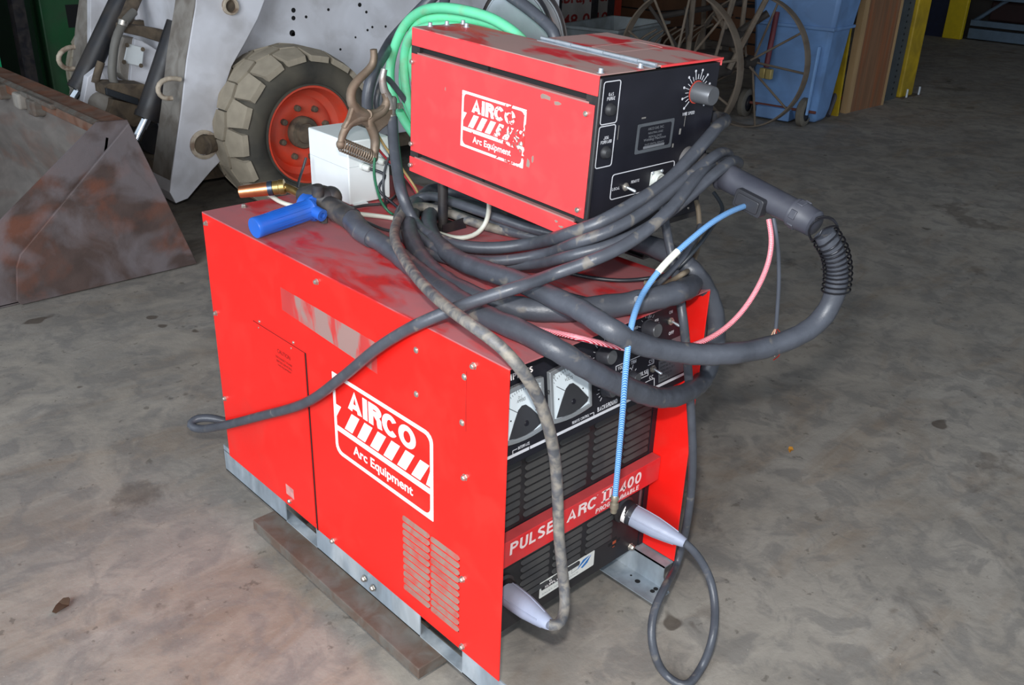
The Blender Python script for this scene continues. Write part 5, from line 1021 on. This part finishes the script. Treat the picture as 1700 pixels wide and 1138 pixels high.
loft('cart_body', [cb(.08, .60, .10, .30, FZ + .02), cb(.05, .62, .02, .33, FZ + .12), cb(.0, .66, -.02, .38, .62), cb(-.01, .67, -.03, .40, .64), cb(-.04, .70, -.06, .44, .95)], BLC, tc_, bevel=.03, ang=30)
loft('cart_lower_box', [cb(.12, .42, -.03, .1, FZ + .02), cb(.12, .42, -.03, .1, FZ + .12)], BLC, tc_, bevel=.01)
loft('cart_rib', [cb(.56, .575, -.04, -.02, FZ + .1), cb(.585, .60, -.07, -.04, .5)], mat('pale_blue_edge', '#86aee0', .4), tc_)
loft('cart_band', [cb(-.02, .68, -.045, .41, .62), cb(-.02, .68, -.05, .415, .645)], BLC, tc_, bevel=.005)
loft('cart_handle', [cb(.1, .14, -.16, .0, .90), cb(.1, .14, -.16, .0, .93)], BLC, tc_); loft('cart_handle', [cb(.52, .56, -.16, .0, .90), cb(.52, .56, -.16, .0, .93)], BLC, tc_)
loft('cart_lid', [cb(-.06, .72, -.08, .47, .95), cb(-.05, .71, -.06, .44, 1.0)], BLC, tc_, bevel=.02)
obj('cart_axle', MB().cyl(fl_ + ur * .0 + vd * .02 + Vector((0, 0, FZ + .12)), fl_ + ur * .62 + vd * .02 + Vector((0, 0, FZ + .12)), .012), mat('rusty_axle', '#6b3a30', .7), tc_)
for w0 in (-.02, .50):
    c0 = fl_ + ur * w0 + vd * .0 + Vector((0, 0, FZ + .115)); wl = obj('cart_wheel', MB().lathe(c0, ur, [(0, .07), (0, .1), (.01, .115), (.05, .115), (.06, .1), (.06, .07)], 28, caps=False), mat('cart_tyre', '#6b655b', .8) if 'cart_tyre' not in bpy.data.materials else bpy.data.materials['cart_tyre'], tc_)
    obj('cart_wheel_disc', MB().lathe(c0 + ur * .01, ur, [(0, .075), (.042, .075), (.045, .03), (.05, .025)], 24), BLKM, wl)
tag(obj('red_bar', MB().cyl(U(1272, 112, 'x', 5.85), U(1290, 20, 'x', 5.95), .022, n=10), mat('dark_red_bar', '#6a2c34', .6)), 'thin dark red bar leaning on the blue trash cart', 'bar')
q = MB(); p = U(1271, 122, 'x', 5.84); q.box(p.x - .02, p.x + .02, p.y - .06, p.y - .01, p.z - .04, p.z + .04); q.box(p.x - .02, p.x + .02, p.y + .0, p.y + .05, p.z - .04, p.z + .04)
tag(obj('brass_padlocks', q, mat('brass_tag', '#b8a468', .5, .4), bevel=.005), 'small pair of brass tabs at the foot of the red bar', 'hardware')
# things leaning between cart and board
YEL = mat('yellow_paint', '#b99a14', .5, var=.1, scale=6, dust='#6b5a20', dscale=5, damt=.45)
q = MB(); a_ = U(1374, 186, 'z', FZ); b_ = U(1396, 50, 'x', a_.x + .05); q.box(0, 0, 0, 0, 0, 0) if False else None
def slab(name, a, b, wv, th, m, label, cat):
    a = Vector(a); b = Vector(b); w_ = Vector(wv); t_ = (b - a).cross(w_).normalized() * th
    vs = [p + s1 + s2 for p in (a, b) for s1 in (Vector((0, 0, 0)), w_) for s2 in (Vector((0, 0, 0)), t_)]
    return tag(obj(name, MB().add(vs, [(0, 1, 3, 2), (4, 6, 7, 5), (0, 4, 5, 1), (2, 3, 7, 6), (0, 2, 6, 4), (1, 5, 7, 3)]), m, smooth=False), label, cat)
slab('yellow_bar', (6.68, 3.0, FZ), (6.72, 3.04, .62), (0, -.07, 0), .03, YEL, 'narrow yellow bar standing between the blue cart and the wooden board', 'bar')
tag(obj('grey_pipe', MB().cyl(U(1374, 192, 'z', FZ + .02), U(1411, 95, 'x', 7.0), .022, n=12), mat('grey_pipe', '#5d5b62', .5, .3)), 'grey pipe leaning behind the wooden board', 'pipe')
tag(obj('grey_pipe', MB().cyl((7.3, 3.6, FZ + .02), (7.0, 3.1, 1.2), .03, n=12), mat('mauve_pipe', '#4c4248', .6)), 'dark pipe leaning above the yellow bar', 'pipe')
bd = thing('wooden_board', 'tall upright wooden board with pale cut edge and brown grained face', 'board', (7.2, 2.97, FZ))
WG = mat('brown_board_face', '#7d5a40', .7, var=.25, scale=5, stretch=(6, 1, .35), spots='#96522a', sscale=2.2, samt=.6)
obj('board_face', MB().box(6.94, 7.52, 2.95, 3.0, FZ, 1.9), WG, bd, smooth=False)
obj('board_edge', MB().box(6.86, 6.94, 2.945, 3.0, FZ, 1.9), mat('pale_wood', '#a98a62', .7, var=.12, scale=8, stretch=(3, 1, .3)), bd, smooth=False, label='pale sawn edge of the board')
obj('board_edge', MB().box(7.52, 7.56, 2.945, 3.0, FZ, 1.9), bpy.data.materials['pale_wood'], bd, smooth=False)
lp = thing('lift_post', 'grey steel and yellow painted lift post right of the wooden board', 'post', (7.9, 3.08, FZ))
obj('grey_channel', MB().box(7.66, 7.98, 3.03, 3.14, FZ, 2.2), mat('grey_channel_paint', '#4d5458', .5, .3, var=.12), lp, smooth=False)
q = MB()
for k in range(22): q.lathe((7.88, 3.03, FZ + .05 + .055 * k), (0, -1, 0), [(0, .011), (.002, .011)], 8)
obj('channel_holes', q, DARK, lp, smooth=False, kind='stuff')
obj('yellow_column', MB().box(8.0, 8.26, 3.0, 3.12, FZ + .01, 2.2), YEL, lp, bevel=.01, smooth=False, label='yellow painted column')
obj('foot_plate', MB().box(7.95, 8.36, 2.95, 3.15, FZ, FZ + .012), DIRTST, lp, smooth=False)
for x in (8.06, 8.32): obj('anchor_bolt', MB().cyl((x, 2.965, FZ + .012), (x, 2.965, FZ + .09), .012, n=8), HINGE, lp)
# far right end wall
sh_ = thing('far_column', 'dark navy panel with a bright yellow edge at the far end wall', 'column', (13.6, 5.0, FZ))
obj('navy_panel', MB().box(13.5, 13.6, 4.98, 5.75, FZ, 2.4), mat('navy_panel', '#141a34', .6, var=.2), sh_, smooth=False)
obj('yellow_edge', MB().box(13.42, 13.5, 4.72, 4.99, FZ, 2.4), mat('bright_yellow', '#c9ae10', .5, var=.08), sh_, bevel=.01, smooth=False, label='bright yellow upright')
BM_ = mat('blue_grey_steel', '#5d6f80', .5, .2, var=.12)
for i, (za, zb_, lab) in enumerate(((-.12, .02, 'lower blue-grey steel rail along the far wall'), (.055, .135, 'upper blue-grey steel rail along the far wall'), (.42, .5, 'top grey rail high on the far wall'))):
    tag(obj('wall_rail', MB().box(13.55, 13.62, -1, 4.68, za, zb_), BM_, bevel=.005, smooth=False), lab, 'rail')
tag(obj('brace', MB().cyl((13.7, 4.7, .1), (13.7, 4.2, .5), .03), BM_), 'slanting brace behind the far rails', 'brace')
tag(obj('shelf_clutter', MB().box(13.68, 13.85, 2, 4.5, .13, .40), mat('dark_maroon', '#2a1414', .8, var=.4, scale=3), bevel=.03), 'dark maroon stack behind the far rails', 'stack')
# dark clutter behind the implement
CARD = mat('brown_crate', '#5a3a24', .8, var=.2, scale=4, stretch=(1, 1, .3))
for (x0_, y0_, w_, d_, h_, lab) in ((8.8, 6.6, 1.0, .8, .9, 'brown wooden crate left of centre against the back wall'), (9.9, 5.8, .9, .8, .75, 'brown wooden crate behind the iron wheels'), (8.3, 4.5, .9, .7, .5, 'low brown crate behind the right iron wheel')):
    t = thing('wooden_crate', lab, 'crate', (x0_ + w_/2, y0_ + d_/2, FZ)); obj('crate_core', MB().box(x0_ + .02, x0_ + w_ - .02, y0_ + .02, y0_ + d_ - .02, FZ, h_), DARK, t, smooth=False)
    n_ = 5; sh2 = (h_ - FZ) / n_
    for k in range(n_):
        obj('slat', MB().box(x0_, x0_ + w_, y0_, y0_ + .02, FZ + k*sh2 + .01, FZ + (k+1)*sh2 - .01), CARD, t, smooth=False); obj('slat', MB().box(x0_, x0_ + .02, y0_ + .02, y0_ + d_, FZ + k*sh2 + .01, FZ + (k+1)*sh2 - .01), CARD, t, smooth=False)
tag(obj('orange_cone_base', MB().prism(Fr((7.35, 3.3, FZ), (1, 0, 0), (0, 1, 0)), rrect(0, .12, 0, .1, .02), 0, .03), mat('orange_red', '#b03020', .5)), 'small red block on the floor behind the board', 'block')
# leaf litter
lf = mat('dry_leaf', '#4a3626', .8)
for (a, b, s_, lab) in ((105, 1008, .035, 'dry curled leaf on the floor at the far left'), (1312, 750, .02, 'tiny tan leaf on the floor right of the machine')):
    p = U(a, b, 'z', FZ + .002); pts = [(s_ * cos(t_) * random.uniform(.5, 1), s_ * .5 * sin(t_) * random.uniform(.6, 1)) for t_ in [2*pi*k/9 for k in range(9)]]
    lfm = lf if a < 1000 else mat('tan_scrap', '#c98a2e', .7)
    F_ = Fr(p, (1, .6, 0), (-.6, 1, 0)); vs = [F_(0, 0, .006)] + [F_(x, y, .001 + .01 * abs(sin(3*x/s_))) for x, y in pts]
    vs2 = vs + [v + Vector((0, 0, .0015)) for v in vs]
    tag(obj('leaf', MB().add(vs2, [(0, 1 + k, 1 + (k+1) % 9) for k in range(9)] + [(10, 11 + (k+1) % 9, 11 + k) for k in range(9)] + [(1+k, 1+(k+1) % 9, 11+(k+1) % 9, 11+k) for k in range(9)]), lfm), lab, 'leaf')
# repeats share a group
for base, phrase in (('work_cable', 'black work cables draped over the two machines'), ('plug_cable', 'cables ending in grey plugs at the front'), ('control_wire', 'thin black control wires on the red top'), ('green_hose', 'turns of green hose behind the feeder'),
                     ('hanging_cable', 'dark cables behind the ground clamp'), ('box_wire', 'thin wires around the white junction box'), ('wall_rail', 'steel rails along the far wall'), ('wooden_crate', 'brown crates at the back'), ('grey_pipe', 'pipes leaning behind the wooden board')):
    for o in S.objects:
        if not o.parent and o.name.split('.')[0] == base: o['group'] = phrase
